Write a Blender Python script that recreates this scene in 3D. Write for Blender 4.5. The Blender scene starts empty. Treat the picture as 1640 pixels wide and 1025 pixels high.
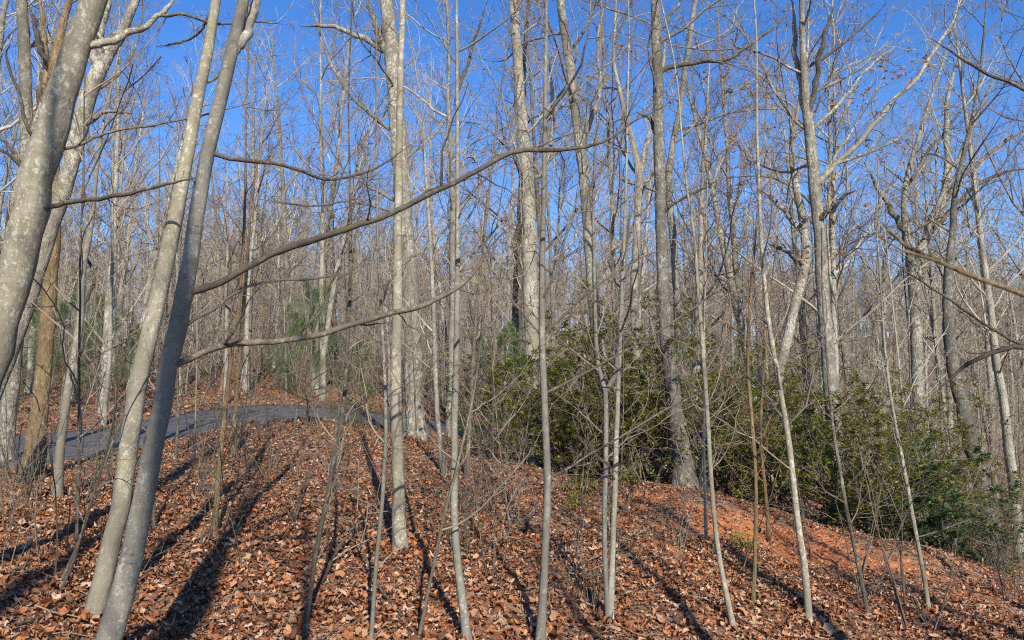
import bpy, math
import numpy as np
from mathutils import Matrix, Vector

sc = bpy.context.scene
col = sc.collection
rng = np.random.default_rng(11)
R_ = math.radians

# ------------------------------------------------------------------ camera, sky, sun, exposure
EYE = 1.6
PITCH = R_(8.0)
FPX = 1200.0                      # focal length in pixels of the 1640 px wide photograph
cam = bpy.data.cameras.new("camera")
cam.sensor_width = 36.0
cam.lens = 36.0 * FPX / 1640.0
cam.clip_start = 0.05
cam.clip_end = 2000.0
cam.dof.use_dof = True
cam.dof.focus_distance = 13.0
cam.dof.aperture_fstop = 5.0
cam_o = bpy.data.objects.new("camera", cam)
cam_o.location = (0, 0, EYE)
cam_o.rotation_euler = (R_(90) + PITCH, 0, 0)
col.objects.link(cam_o)
sc.camera = cam_o

SUN_EL = R_(29.0)
SUN_DIR = Vector((0.238 * math.cos(SUN_EL), -0.971 * math.cos(SUN_EL), math.sin(SUN_EL)))   # towards the sun
world = bpy.data.worlds.new("World")
sc.world = world
world.use_nodes = True
wn = world.node_tree.nodes
bg = wn["Background"]
sky = wn.new("ShaderNodeTexSky")
sky.sky_type = 'NISHITA'
sky.sun_disc = False
sky.sun_elevation = SUN_EL
sky.sun_rotation = math.atan2(SUN_DIR.x, SUN_DIR.y)
sky.altitude = 600.0
sky.air_density = 1.0
sky.dust_density = 0.0
sky.ozone_density = 3.0
hsv = wn.new("ShaderNodeHueSaturation")
hsv.inputs["Saturation"].default_value = 1.27
hsv.inputs["Hue"].default_value = 0.511
world.node_tree.links.new(sky.outputs[0], hsv.inputs["Color"])
world.node_tree.links.new(hsv.outputs[0], bg.inputs["Color"])
bg.inputs["Strength"].default_value = 0.145
sun = bpy.data.lights.new("sun", 'SUN')
sun.energy = 5.0
sun.angle = R_(0.5)
sun.color = (1.0, 0.93, 0.82)
sun_o = bpy.data.objects.new("sun", sun)
sun_o.rotation_euler = SUN_DIR.to_track_quat('Z', 'Y').to_euler()
col.objects.link(sun_o)
sc.view_settings.view_transform = 'Standard'
sc.view_settings.look = 'None'
sc.view_settings.gamma = 1.0
sc.view_settings.exposure = 0.62
sc.render.engine = 'CYCLES'
sc.cycles.use_denoising = False
sc.cycles.pixel_filter_type = 'BLACKMAN_HARRIS'
sc.cycles.filter_width = 1.1
sc.render.filter_size = 1.1

# ------------------------------------------------------------------ helpers
CT, ST = math.cos(PITCH), math.sin(PITCH)


def ray(px, py):
    v = 512.5 - py
    return np.array([px - 820.0, FPX * CT - v * ST, FPX * ST + v * CT])


def at(px, py, depth):
    d = ray(px, py)
    return np.array([0, 0, EYE]) + d * (depth / d[1])


def nrm(a):
    return a / np.maximum(np.linalg.norm(a, axis=-1, keepdims=True), 1e-9)


def mkmesh(name, chunks, smooth=True):
    """chunks: list of (verts (n,3), faces (m,3 or 4)) joined into one mesh."""
    V, loops, starts, off, lo = [], [], [], 0, 0
    for v, f in chunks:
        V.append(v)
        k = f.shape[1]
        loops.append((f + off).ravel())
        starts.append(lo + np.arange(len(f)) * k)
        lo += f.size
        off += len(v)
    V = np.concatenate(V).astype(np.float32)
    loops = np.concatenate(loops).astype(np.int32)
    starts = np.concatenate(starts).astype(np.int32)
    me = bpy.data.meshes.new(name)
    me.vertices.add(len(V))
    me.vertices.foreach_set("co", V.ravel())
    me.loops.add(len(loops))
    me.loops.foreach_set("vertex_index", loops)
    me.polygons.add(len(starts))
    me.polygons.foreach_set("loop_start", starts)
    me.update(calc_edges=True)
    me.validate()
    if smooth:
        me.polygons.foreach_set("use_smooth", np.ones(len(me.polygons), dtype=bool))
    return me


def link(name, me, mat=None, parent=None, loc=None, kind=None):
    o = bpy.data.objects.new(name, me)
    if mat is not None and len(me.materials) == 0:
        me.materials.append(mat)
    if parent is not None:
        o.parent = parent
    if loc is not None:
        o.location = loc
    if kind:
        o["kind"] = kind
    col.objects.link(o)
    return o


def thing(name, label, cat, loc, group=None, rz=0.0):
    o = bpy.data.objects.new(name, None)
    o.empty_display_size = 0.2
    o.location = loc
    o.rotation_euler = (0, 0, rz)
    o["label"] = label
    o["category"] = cat
    if group:
        o["group"] = group
    col.objects.link(o)
    return o


def tubes(P, R, k, rough=0.0, lg=None):
    """P (M,N,3), R (M,N): M tapering tubes of k sides."""
    M, N = R.shape
    T = nrm(np.gradient(P, axis=1))
    D = nrm(P[:, -1] - P[:, 0])
    ref = np.where(np.abs(D[:, 2:3]) > 0.7, np.array([[1.0, 0, 0]]), np.array([[0, 0, 1.0]]))[:, None, :]
    U = nrm(ref - (ref * T).sum(-1, keepdims=True) * T)
    Vv = np.cross(T, U)
    a = np.arange(k) * 2 * math.pi / k
    rr = R[:, :, None, None]
    if rough:
        g = lg or rng
        nz = g.normal(size=(M, N, k)) * rough
        nz = (nz + np.roll(nz, 1, 1) + np.roll(nz, 1, 2) + np.roll(nz, -1, 1)) * 0.5
        rr = rr * (1 + nz[..., None])
    ring = P[:, :, None, :] + rr * (np.cos(a)[None, None, :, None] * U[:, :, None, :] + np.sin(a)[None, None, :, None] * Vv[:, :, None, :])
    idx = np.arange(M * N * k).reshape(M, N, k)
    A = idx[:, :-1, :]
    B = np.roll(idx, -1, 2)[:, :-1, :]
    C = np.roll(idx, -1, 2)[:, 1:, :]
    Dd = idx[:, 1:, :]
    F = np.stack([A, B, C, Dd], -1).reshape(-1, 4)
    return ring.reshape(-1, 3), F


def grow(P, R, k, t0, t1, ang, lenf, n, wig, trop, rs, lg, rmin=0.0015, taper=0.82, taperlen=0.55, lmin=0.0):
    """k children on each of the M parents; trop pulls tips upward."""
    M, N = R.shape
    i = np.arange(k)[None, :]
    t = t0 + (t1 - t0) * (i + lg.random((M, k))) / k
    x = np.clip(t * (N - 1), 0, N - 1.001)
    j = x.astype(int)
    f = (x - j)[..., None]
    m = np.arange(M)[:, None]
    pos = P[m, j] * (1 - f) + P[m, j + 1] * f
    rp = R[m, j] * (1 - f[..., 0]) + R[m, j + 1] * f[..., 0]
    T = nrm(P[m, j + 1] - P[m, j])
    L = np.linalg.norm(np.diff(P, axis=1), axis=-1).sum(1)[:, None]
    U = nrm(np.cross(T, np.where(np.abs(T[..., 2:3]) > 0.9, np.array([1.0, 0, 0]), np.array([0, 0, 1.0]))))
    V = np.cross(T, U)
    az = i * 2.399 + lg.random((M, 1)) * 6.28 + lg.normal(size=(M, k)) * 0.6
    an = np.radians(ang[0] + (ang[1] - ang[0]) * lg.random((M, k)))
    d = np.cos(an)[..., None] * T + np.sin(an)[..., None] * (np.cos(az)[..., None] * U + np.sin(az)[..., None] * V)
    ln = np.maximum(L * lenf * (0.5 + 0.8 * lg.random((M, k))) * (1 - taperlen * (t - t0) / max(1e-6, t1 - t0)), lmin)
    r0 = np.maximum(np.minimum(0.72 * rp, ln * rs * (0.8 + 0.4 * lg.random((M, k)))), rmin)
    K = M * k
    pos, d, ln, r0 = pos.reshape(K, 3), d.reshape(K, 3), ln.ravel(), r0.ravel()
    out = np.zeros((K, n, 3))
    out[:, 0] = pos
    step = (ln / (n - 1))[:, None]
    for q in range(1, n):
        d = nrm(d + lg.normal(size=(K, 3)) * wig + np.array([0, 0, trop]))
        out[:, q] = out[:, q - 1] + d * step
    rad = r0[:, None] * (1 - taper * np.linspace(0, 1, n)[None, :])
    return out, np.maximum(rad, rmin * 0.6)


def spline(pts, n):
    """Catmull-Rom through pts (m,d), n samples, even in arc length."""
    pts = np.asarray(pts, float)
    if len(pts) < 3:
        s = np.linspace(0, 1, n)[:, None]
        return pts[0] * (1 - s) + pts[-1] * s
    q = np.vstack([2 * pts[0] - pts[1], pts, 2 * pts[-1] - pts[-2]])
    res = []
    for i in range(1, len(q) - 2):
        t = np.linspace(0, 1, 12, endpoint=False)[:, None]
        a, b, c, d = q[i - 1], q[i], q[i + 1], q[i + 2]
        res.append(0.5 * (2 * b + (c - a) * t + (2 * a - 5 * b + 4 * c - d) * t ** 2 + (3 * b - a - 3 * c + d) * t ** 3))
    res.append(pts[-1:])
    c = np.vstack(res)
    s = np.r_[0, np.cumsum(np.linalg.norm(np.diff(c[:, :3], axis=0), axis=1))]
    u = np.linspace(0, s[-1], n)
    return np.stack([np.interp(u, s, c[:, k]) for k in range(c.shape[1])], 1)


# ------------------------------------------------------------------ materials
def newmat(name, rough=0.8, spec=0.25):
    m = bpy.data.materials.new(name)
    m.use_nodes = True
    nt = m.node_tree
    b = nt.nodes["Principled BSDF"]
    b.inputs["Roughness"].default_value = rough
    b.inputs["Specular IOR Level"].default_value = spec
    return m, nt, b


def N(nt, t, **kw):
    n = nt.nodes.new(t)
    for k, v in kw.items():
        setattr(n, k, v)
    return n


def ramp(nt, fac, stops, interp='LINEAR'):
    r = N(nt, "ShaderNodeValToRGB")
    r.color_ramp.interpolation = interp
    e = r.color_ramp.elements
    while len(e) < len(stops):
        e.new(0.5)
    for el, (p, c) in zip(e, stops):
        el.position = p
        el.color = (c[0], c[1], c[2], 1)
    nt.links.new(fac, r.inputs[0])
    return r.outputs[0]


def mixc(nt, fac, a, b, blend='MIX'):
    m = N(nt, "ShaderNodeMix", data_type='RGBA', blend_type=blend)
    if isinstance(fac, (int, float)):
        m.inputs[0].default_value = fac
    else:
        nt.links.new(fac, m.inputs[0])
    for s, v in ((m.inputs[6], a), (m.inputs[7], b)):
        if isinstance(v, tuple):
            s.default_value = (*v, 1)
        else:
            nt.links.new(v, s)
    return m.outputs[2]


def noise(nt, vec, scale, detail=3.0, rough=0.55):
    n = N(nt, "ShaderNodeTexNoise")
    n.inputs["Scale"].default_value = scale
    n.inputs["Detail"].default_value = detail
    n.inputs["Roughness"].default_value = rough
    nt.links.new(vec, n.inputs["Vector"])
    return n.outputs["Fac"]


def mapped(nt, scale=(1, 1, 1), src="Object"):
    tc = N(nt, "ShaderNodeTexCoord")
    mp = N(nt, "ShaderNodeMapping")
    mp.inputs["Scale"].default_value = scale
    nt.links.new(tc.outputs[src], mp.inputs["Vector"])
    oi = N(nt, "ShaderNodeObjectInfo")
    ad = N(nt, "ShaderNodeVectorMath", operation='ADD')
    nt.links.new(mp.outputs[0], ad.inputs[0])
    mu = N(nt, "ShaderNodeMath", operation='MULTIPLY')
    mu.inputs[1].default_value = 37.0
    nt.links.new(oi.outputs["Random"], mu.inputs[0])
    nt.links.new(mu.outputs[0], ad.inputs[1])
    return ad.outputs[0], oi.outputs["Random"]


def bumped(nt, b, h, strength, dist):
    bp = N(nt, "ShaderNodeBump")
    bp.inputs["Strength"].default_value = strength
    bp.inputs["Distance"].default_value = dist
    nt.links.new(h, bp.inputs["Height"])
    nt.links.new(bp.outputs[0], b.inputs["Normal"])


def bark(name, dark, mid, light, lichen, amount, fissure, vary=0.22, spots=22.0):
    m, nt, b = newmat(name, 0.85, 0.15)
    v, rnd = mapped(nt, (1, 1, 0.28))
    v2, _ = mapped(nt, (1, 1, 0.75))
    v3, _ = mapped(nt, (1, 1, 4.0))
    big = noise(nt, v2, 2.2, 4)
    fis = noise(nt, v, 26.0 if fissure > 0.5 else 14.0, 5, 0.65)
    c = ramp(nt, fis, [(0.30, dark), (0.47, mid), (0.68, light)])
    if fissure <= 0.5:                                    # smooth bark: faint rings across the stem
        ring = noise(nt, v3, 5.0, 4, 0.7)
        c = mixc(nt, ramp(nt, ring, [(0.35, (0.55,) * 3), (0.6, (0, 0, 0))]), c, dark)
    mid_n = noise(nt, v2, 4.5, 5, 0.7)
    c = mixc(nt, ramp(nt, mid_n, [(0.40, (0.8,) * 3), (0.58, (0, 0, 0))]), c, tuple(0.5 * (p + q) for p, q in zip(dark, mid)))
    lf = noise(nt, v2, spots, 6, 0.7)
    th = 0.585 - 0.09 * amount
    lmask = ramp(nt, lf, [(th, (0, 0, 0)), (th + 0.04, (0.6,) * 3)])
    c = mixc(nt, lmask, c, lichen)
    fine = noise(nt, v2, spots * 3.2, 3, 0.6)
    c = mixc(nt, ramp(nt, fine, [(0.62 - 0.07 * amount, (0, 0, 0)), (0.66 - 0.07 * amount, (0.55,) * 3)]), c, lichen)
    c = mixc(nt, ramp(nt, noise(nt, v3, 3.0, 5, 0.75), [(0.60, (0, 0, 0)), (0.66, (0.75,) * 3)]), c, tuple(0.55 * q for q in dark))
    c = mixc(nt, ramp(nt, noise(nt, v2, 1.4, 3, 0.6), [(0.45, (0, 0, 0)), (0.60, (0.75,) * 3)]), c, tuple(0.62 * q for q in mid))
    vs = N(nt, "ShaderNodeTexVoronoi")
    vs.inputs["Scale"].default_value = 3.2
    nt.links.new(v2, vs.inputs["Vector"])
    c = mixc(nt, ramp(nt, vs.outputs["Distance"], [(0.05, (0.85,) * 3), (0.10, (0, 0, 0))]), c, tuple(0.4 * q for q in dark))
    gm = ramp(nt, big, [(0.52, (0, 0, 0)), (0.72, (0.35,) * 3)])
    c = mixc(nt, gm, c, (0.16, 0.16, 0.07))
    vr = N(nt, "ShaderNodeMapRange")
    vr.inputs[3].default_value = 1 - vary
    vr.inputs[4].default_value = 1 + vary
    nt.links.new(rnd, vr.inputs[0])
    hs = N(nt, "ShaderNodeHueSaturation")
    nt.links.new(vr.outputs[0], hs.inputs["Value"])
    nt.links.new(c, hs.inputs["Color"])
    nt.links.new(hs.outputs[0], b.inputs["Base Color"])
    bumped(nt, b, fis, 0.6 + 0.4 * fissure, 0.012 + 0.035 * fissure)
    return m


BARK = {
    "smooth": bark("smooth_pale_bark", (0.15, 0.13, 0.09), (0.26, 0.23, 0.165), (0.34, 0.305, 0.235), (0.50, 0.48, 0.40), 0.35, 0.2),
    "smoothgrey": bark("smooth_grey_bark", (0.13, 0.12, 0.095), (0.225, 0.205, 0.165), (0.30, 0.28, 0.23), (0.42, 0.42, 0.36), 0.15, 0.2),
    "lichen": bark("lichen_grey_bark", (0.075, 0.062, 0.045), (0.215, 0.19, 0.145), (0.33, 0.30, 0.24), (0.48, 0.46, 0.38), 0.8, 0.9, spots=15.0),
    "pale": bark("pale_furrowed_bark", (0.11, 0.095, 0.07), (0.29, 0.26, 0.205), (0.40, 0.37, 0.30), (0.50, 0.48, 0.40), 0.6, 0.8),
    "brown": bark("brown_furrowed_bark", (0.07, 0.042, 0.020), (0.20, 0.135, 0.068), (0.29, 0.205, 0.11), (0.36, 0.30, 0.20), 0.2, 0.9),
    "dark": bark("dark_bark", (0.04, 0.033, 0.025), (0.10, 0.082, 0.062), (0.16, 0.135, 0.105), (0.28, 0.27, 0.23), 0.3, 0.8),
    "greyshade": bark("shade_dark_grey_furrowed_bark", (0.05, 0.045, 0.036), (0.135, 0.122, 0.10), (0.22, 0.20, 0.165), (0.36, 0.35, 0.29), 0.5, 0.9, spots=15.0),  # grey bark darkened to paint in the shade on the tall oak
    "branch": bark("grey_brown_branch_bark", (0.06, 0.046, 0.035), (0.125, 0.098, 0.072), (0.19, 0.155, 0.115), (0.30, 0.28, 0.23), 0.25, 0.3),
}


def plain(name, a, b_, rough=0.75):
    m, nt, b = newmat(name, rough, 0.2)
    v, rnd = mapped(nt)
    c = ramp(nt, noise(nt, v, 3.0, 3), [(0.35, a), (0.65, b_)])
    nt.links.new(c, b.inputs["Base Color"])
    return m


TWIG = {
    "pale": plain("pale_twig_bark", (0.24, 0.205, 0.155), (0.40, 0.36, 0.28)),
    "brown": plain("brown_twig_bark", (0.13, 0.10, 0.072), (0.27, 0.215, 0.155)),
    "dark": plain("dark_twig_bark", (0.06, 0.047, 0.036), (0.13, 0.10, 0.075)),
    "red": plain("reddish_twig_bark", (0.16, 0.085, 0.055), (0.26, 0.15, 0.095)),
}


def leafmat(name, stops, rough=0.65, spec=0.25, transl=0.0, per_object=False):
    m, nt, b = newmat(name, rough, spec)
    if per_object:
        f = N(nt, "ShaderNodeObjectInfo").outputs["Random"]
    else:
        f = N(nt, "ShaderNodeNewGeometry").outputs["Random Per Island"]
    c = ramp(nt, f, stops)
    tc = N(nt, "ShaderNodeTexCoord")
    c = mixc(nt, ramp(nt, noise(nt, tc.outputs["Object"], 40.0, 3), [(0.4, (0, 0, 0)), (0.75, (0.35,) * 3)]), c, stops[0][1])
    nt.links.new(c, b.inputs["Base Color"])
    if transl:
        t = N(nt, "ShaderNodeBsdfTranslucent")
        nt.links.new(c, t.inputs["Color"])
        mx = N(nt, "ShaderNodeMixShader")
        mx.inputs[0].default_value = transl
        nt.links.new(b.outputs[0], mx.inputs[1])
        nt.links.new(t.outputs[0], mx.inputs[2])
        nt.links.new(mx.outputs[0], nt.nodes["Material Output"].inputs["Surface"])
    return m


LITTER = [(0.0, (0.07, 0.032, 0.018)), (0.2, (0.16, 0.062, 0.028)), (0.42, (0.28, 0.10, 0.038)), (0.58, (0.38, 0.15, 0.056)),
          (0.72, (0.33, 0.17, 0.09)), (0.90, (0.40, 0.25, 0.15)), (0.985, (0.48, 0.35, 0.25)), (1.0, (0.28, 0.09, 0.038))]
M_LEAF = leafmat("fallen_leaf", LITTER)
M_LEAF1 = leafmat("large_fallen_leaf", [(0, (0.30, 0.14, 0.065)), (0.3, (0.36, 0.20, 0.11))] + LITTER[5:7], per_object=True)
M_DEAD = leafmat("hanging_dead_leaf", [(0, (0.20, 0.085, 0.035)), (0.5, (0.36, 0.17, 0.075)), (1, (0.45, 0.27, 0.14))], transl=0.3)
M_LAUREL = leafmat("laurel_leaf", [(0, (0.055, 0.075, 0.016)), (0.35, (0.14, 0.165, 0.028)), (0.75, (0.26, 0.265, 0.042)), (0.93, (0.36, 0.32, 0.07)), (1, (0.22, 0.12, 0.04))], 0.45, 0.35, 0.35)
M_HOLLY = leafmat("dark_glossy_leaf", [(0, (0.022, 0.048, 0.014)), (0.5, (0.05, 0.095, 0.025)), (1, (0.12, 0.165, 0.04))], 0.38, 0.45, 0.15)
M_NEEDLE = leafmat("pine_needle", [(0, (0.05, 0.095, 0.04)), (0.5, (0.10, 0.15, 0.055)), (1, (0.19, 0.22, 0.085))], 0.5, 0.3, 0.2)

# ------------------------------------------------------------------ the lie of the land
KEYS = {
    -250: [(4.5, 1040), (10.5, 785), (11.5, 768), (15.5, 706), (17, 695), (30, 660), (60, 610), (120, 548), (170, 525)],
    0: [(4.8, 1040), (11.5, 768), (12.5, 755), (17.5, 697), (19, 690), (32, 648), (60, 600), (120, 545), (170, 520)],
    180: [(5, 1040), (13, 745), (14, 735), (21, 683), (23, 668), (36, 632), (65, 583), (120, 535), (170, 515)],
    400: [(5.3, 1040), (14.5, 694), (16, 688), (25, 650), (28, 636), (42, 603), (70, 562), (120, 525), (170, 510)],
    550: [(5.5, 1040), (14.5, 684), (17, 682), (24, 670), (30, 656), (45, 605), (70, 567), (120, 528), (170, 515)],
    700: [(5.6, 1040), (14.5, 710), (18, 708), (26, 702), (45, 640), (80, 582), (130, 538), (170, 525)],
    850: [(5.8, 1040), (13.5, 757), (17, 759), (26, 732), (45, 682), (80, 606), (130, 548), (170, 525)],
    1090: [(6.2, 1040), (12.5, 778), (15, 785), (25, 762), (45, 712), (80, 634), (130, 562), (170, 535)],
    1300: [(7, 1040), (11.0, 850), (11.6, 842), (14, 852), (24, 812), (45, 752), (80, 655), (130, 568), (170, 535)],
    1500: [(7.5, 1040), (11.5, 903), (14, 912), (24, 872), (45, 782), (80, 668), (130, 574), (170, 540)],
    1640: [(7.8, 1040), (11.5, 960), (14, 958), (24, 900), (45, 792), (80, 674), (130, 578), (170, 543)],
    1900: [(8, 1045), (11.5, 998), (14, 995), (24, 925), (45, 800), (80, 684), (130, 585), (170, 550)],
}
SG = np.linspace(-1.3, 1.3, 131)
LG = np.linspace(math.log(3.0), math.log(175.0), 150)


def table():
    cols, ss = [], []
    for px, ks in KEYS.items():
        d = np.array([k[0] for k in ks], float)
        z = np.array([at(px, k[1], k[0])[2] for k in ks])
        d = np.r_[3.0, d]
        z = np.r_[z[0] * 0.85, z]
        cols.append(np.interp(np.exp(LG), d, z))
        ss.append((px - 820) / 1215.0)
    cols = np.array(cols)
    tab = np.array([np.interp(SG, ss, cols[:, j]) for j in range(len(LG))]).T
    k = np.exp(-0.5 * (np.arange(-6, 7) / 2.2) ** 2)
    k /= k.sum()
    for ax, kk in ((0, k), (1, np.exp(-0.5 * (np.arange(-3, 4) / 1.0) ** 2))):
        kk = kk / kk.sum()
        h = len(kk) // 2
        tp = np.pad(tab, [(h, h) if a == ax else (0, 0) for a in (0, 1)], mode='edge')
        tab = sum(w * np.take(tp, np.arange(tab.shape[ax]) + i, axis=ax) for i, w in enumerate(kk))
    return tab


TAB = table()


def lookup(s, ly):
    a = np.clip((s - SG[0]) / (SG[1] - SG[0]), 0, len(SG) - 1.001)
    b = np.clip((ly - LG[0]) / (LG[1] - LG[0]), 0, len(LG) - 1.001)
    i, j = a.astype(int), b.astype(int)
    u, v = a - i, b - j
    return (TAB[i, j] * (1 - u) + TAB[i + 1, j] * u) * (1 - v) + (TAB[i, j + 1] * (1 - u) + TAB[i + 1, j + 1] * u) * v


_ph = np.random.default_rng(3).random((14, 4))


def bumps(x, y):
    z = 0
    for q, (a, b, c, d) in enumerate(_ph):
        w = 0.5 + 5.5 * q / 13
        z = z + (0.042 / (0.6 + 0.55 * w)) * np.sin(x * w * math.cos(a * 6.28) + y * w * math.sin(a * 6.28) + b * 6.28)
    return z


ROAD = spline([(-15, -8), (-13.6, 0), (-12.8, 7), (-11.1, 12.5), (-9.5, 17), (-8.3, 20.5), (-7.2, 24), (-5.4, 27.5), (-2.4, 30.5), (2, 33), (8, 35), (16, 36)], 90)
ROAD_HW = 2.35


def raw(x, y):
    yy = np.maximum(y, 3.0)
    z = lookup(x / yy, np.log(yy))
    back = np.clip((3.0 - y) / 9.0, 0, 1)
    z = z * (1 - back) - 0.4 * back * np.clip(x / 12, -1, 1)
    far = np.clip((y - 172) / 80, 0, 1)
    return z - 30 * far ** 2


def terr(x, y, road=True):
    x = np.asarray(x, float)
    y = np.asarray(y, float)
    z = raw(x, y) + bumps(x, y)
    if road:
        sh = x.shape
        xf, yf = x.ravel(), y.ravel()
        near = np.nonzero((xf > -20) & (xf < 21) & (yf > -12) & (yf < 56))[0]
        zf = z.ravel().copy()
        for st in range(0, len(near), 20000):
            ii = near[st:st + 20000]
            d2 = (xf[ii, None] - ROAD[None, :, 0]) ** 2 + (yf[ii, None] - ROAD[None, :, 1]) ** 2
            j = d2.argmin(1)
            d = np.sqrt(d2[np.arange(len(ii)), j])
            w = np.clip((d - ROAD_HW - 0.15) / 1.4, 0, 1)
            w = w * w * (3 - 2 * w)
            zf[ii] = (raw(xf[ii], yf[ii]) - 0.05) * (1 - w) + zf[ii] * w
        z = zf.reshape(sh)
    return z


def terr1(x, y):
    return float(terr(np.array([x]), np.array([y]))[0])


_ys = np.arange(3.5, 160, 0.06)


def ground(px, py):
    """where the line of sight through (px, py) first meets the ground"""
    d = ray(px, py)
    x = d[0] / d[1] * _ys
    z = EYE + d[2] / d[1] * _ys
    hit = np.nonzero(z <= terr(x, _ys))[0]
    if len(hit) == 0:
        return None
    i = hit[0]
    return np.array([x[i], _ys[i], terr1(x[i], _ys[i])])


def road_dist(x, y):
    return np.sqrt(((x[:, None] - ROAD[None, :, 0]) ** 2 + (y[:, None] - ROAD[None, :, 1]) ** 2).min(1))


# bare red clay where the bank has slipped
CLAY = []
for px, py, r, w in [(1000, 800, .45, .5), (1050, 815, .6, .8), (1095, 850, .6, .8), (1070, 880, .5, .6), (1140, 830, .55, .7), (1205, 838, .6, 1), (1240, 850, .5, 1),
                     (1290, 868, .6, 1.1), (1335, 875, .5, 1), (1375, 890, .4, .8), (1500, 920, .45, 1.0), (1550, 936, .4, .9), (1620, 965, .4, .5), (1250, 880, .5, .7),
                     (930, 800, .4, .4), (840, 800, .35, .35), (585, 640, .8, 1.2), (1165, 860, .5, .6), (1410, 893, .45, 1.0), (1455, 908, .45, 1.0), (1340, 890, .4, .8), (1590, 955, .35, .8)]:
    g = ground(px, py)
    if g is not None:
        CLAY.append((g[0], g[1], 1.3 * r * max(1, g[1] / 14), w))


def clay(x, y):
    c = np.zeros_like(x)
    n = bumps(x * 2.6 + 3, y * 2.6) * 14 + bumps(x * 7 + 9, y * 7) * 9
    for cx, cy, r, w in CLAY:
        c = np.maximum(c, 1.15 * w * np.exp(-((x - cx) ** 2 * 0.6 + (y - cy) ** 2 * 1.3) / (r * r)))
    return np.clip((c + n * 0.42 - 0.36) * 3.0, 0, 1) * np.clip((c - 0.12) * 8, 0, 1)


def axis(segs):
    out = [segs[0][0]]
    for a, b, st in segs:
        k = max(1, int(round((b - a) / st)))
        out += list(a + (b - a) * (np.arange(1, k + 1) / k))
    return np.array(out)


gx = axis([(-230, -60, 6), (-60, -24, 1.2), (-24, -14, 0.35), (-14, 13, 0.13), (13, 24, 0.35), (24, 60, 1.2), (60, 230, 6)])
gy = axis([(-60, -6, 3), (-6, 3.5, 0.6), (3.5, 17, 0.11), (17, 30, 0.25), (30, 70, 0.9), (70, 260, 4)])
X, Y = np.meshgrid(gx, gy, indexing='ij')
Z = terr(X, Y)
CL = clay(X.ravel(), Y.ravel()).reshape(X.shape)
rill = np.abs(np.sin(X * 3.1 + 1.2 * np.sin(Y * 1.3) + 0.8 * np.sin(X * 1.1)))
Z = Z - CL * (0.04 + 0.09 * (1 - rill) ** 2 - 0.05 * np.abs(bumps(X * 9, Y * 9)) * 12)
nx, ny = X.shape
ii = np.arange(nx * ny).reshape(nx, ny)
gf = np.stack([ii[:-1, :-1], ii[1:, :-1], ii[1:, 1:], ii[:-1, 1:]], -1).reshape(-1, 4)
gme = mkmesh("ground", [(np.stack([X, Y, Z], -1).reshape(-1, 3), gf)])
at_ = gme.attributes.new("clay", 'FLOAT', 'POINT')
at_.data.foreach_set("value", CL.ravel().astype(np.float32))

m, nt, b = newmat("leaf_litter_soil", 0.9, 0.1)
tc = N(nt, "ShaderNodeTexCoord")
vec = tc.outputs["Object"]
vo = N(nt, "ShaderNodeTexVoronoi")
vo.inputs["Scale"].default_value = 11.0
nt.links.new(vec, vo.inputs["Vector"])
sep = N(nt, "ShaderNodeSeparateColor")
nt.links.new(vo.outputs["Color"], sep.inputs[0])
c1 = ramp(nt, sep.outputs[0], [(0.0, (0.08, 0.04, 0.022)), (0.35, (0.19, 0.085, 0.042)), (0.65, (0.25, 0.145, 0.085)), (0.9, (0.36, 0.25, 0.17)), (1, (0.22, 0.10, 0.05))])
patch = noise(nt, vec, 0.8, 5)
c1 = mixc(nt, ramp(nt, patch, [(0.42, (0, 0, 0)), (0.7, (0.6,) * 3)]), c1, (0.12, 0.085, 0.055))
cl = N(nt, "ShaderNodeAttribute", attribute_name="clay")
cc = ramp(nt, noise(nt, vec, 9.0, 8, 0.75), [(0.32, (0.17, 0.06, 0.026)), (0.5, (0.40, 0.145, 0.058)), (0.66, (0.56, 0.27, 0.13))])
c1 = mixc(nt, cl.outputs["Fac"], c1, cc)
nt.links.new(c1, b.inputs["Base Color"])
hm = N(nt, "ShaderNodeMath", operation='ADD')
nt.links.new(sep.outputs[1], hm.inputs[0])
nt.links.new(noise(nt, vec, 22, 4), hm.inputs[1])
bumped(nt, b, hm.outputs[0], 0.9, 0.06)
ground_o = link("ground", gme, m, kind="structure")

# the paved drive climbing away behind the bank
tn = nrm(np.gradient(ROAD, axis=0))
sd = np.stack([tn[:, 1], -tn[:, 0]], 1)
offs = np.linspace(-1, 1, 9)
edge = 1 + 0.04 * np.sin(np.arange(90) * 1.7)[:, None] * np.sign(offs)[None, :] * (np.abs(offs) > 0.9)
rp = np.zeros((90, 9, 3))
rp[:, :, :2] = ROAD[:, None, :] + sd[:, None, :] * (offs[None, :, None] * ROAD_HW * edge[..., None])
rp[:, :, 2] = raw(rp[:, :, 0], rp[:, :, 1]) + 0.035 * (1 - offs ** 2)[None, :]
skirt0, skirt1 = rp[:, :1].copy(), rp[:, -1:].copy()
skirt0[..., 2] -= 0.12
skirt1[..., 2] -= 0.12
rp = np.concatenate([skirt0, rp, skirt1], 1)
jj = np.arange(90 * 11).reshape(90, 11)
rf = np.stack([jj[:-1, :-1], jj[:-1, 1:], jj[1:, 1:], jj[1:, :-1]], -1).reshape(-1, 4)
m, nt, b = newmat("asphalt", 0.85, 0.25)
tc = N(nt, "ShaderNodeTexCoord")
vec = tc.outputs["Object"]
c1 = ramp(nt, noise(nt, vec, 60, 3), [(0.35, (0.045, 0.046, 0.048)), (0.65, (0.105, 0.105, 0.107))])
c1 = mixc(nt, ramp(nt, noise(nt, vec, 1.3, 6, 0.7), [(0.45, (0, 0, 0)), (0.62, (0.7,) * 3)]), c1, (0.15, 0.125, 0.105))
vc = N(nt, "ShaderNodeTexVoronoi", feature='DISTANCE_TO_EDGE')
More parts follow.
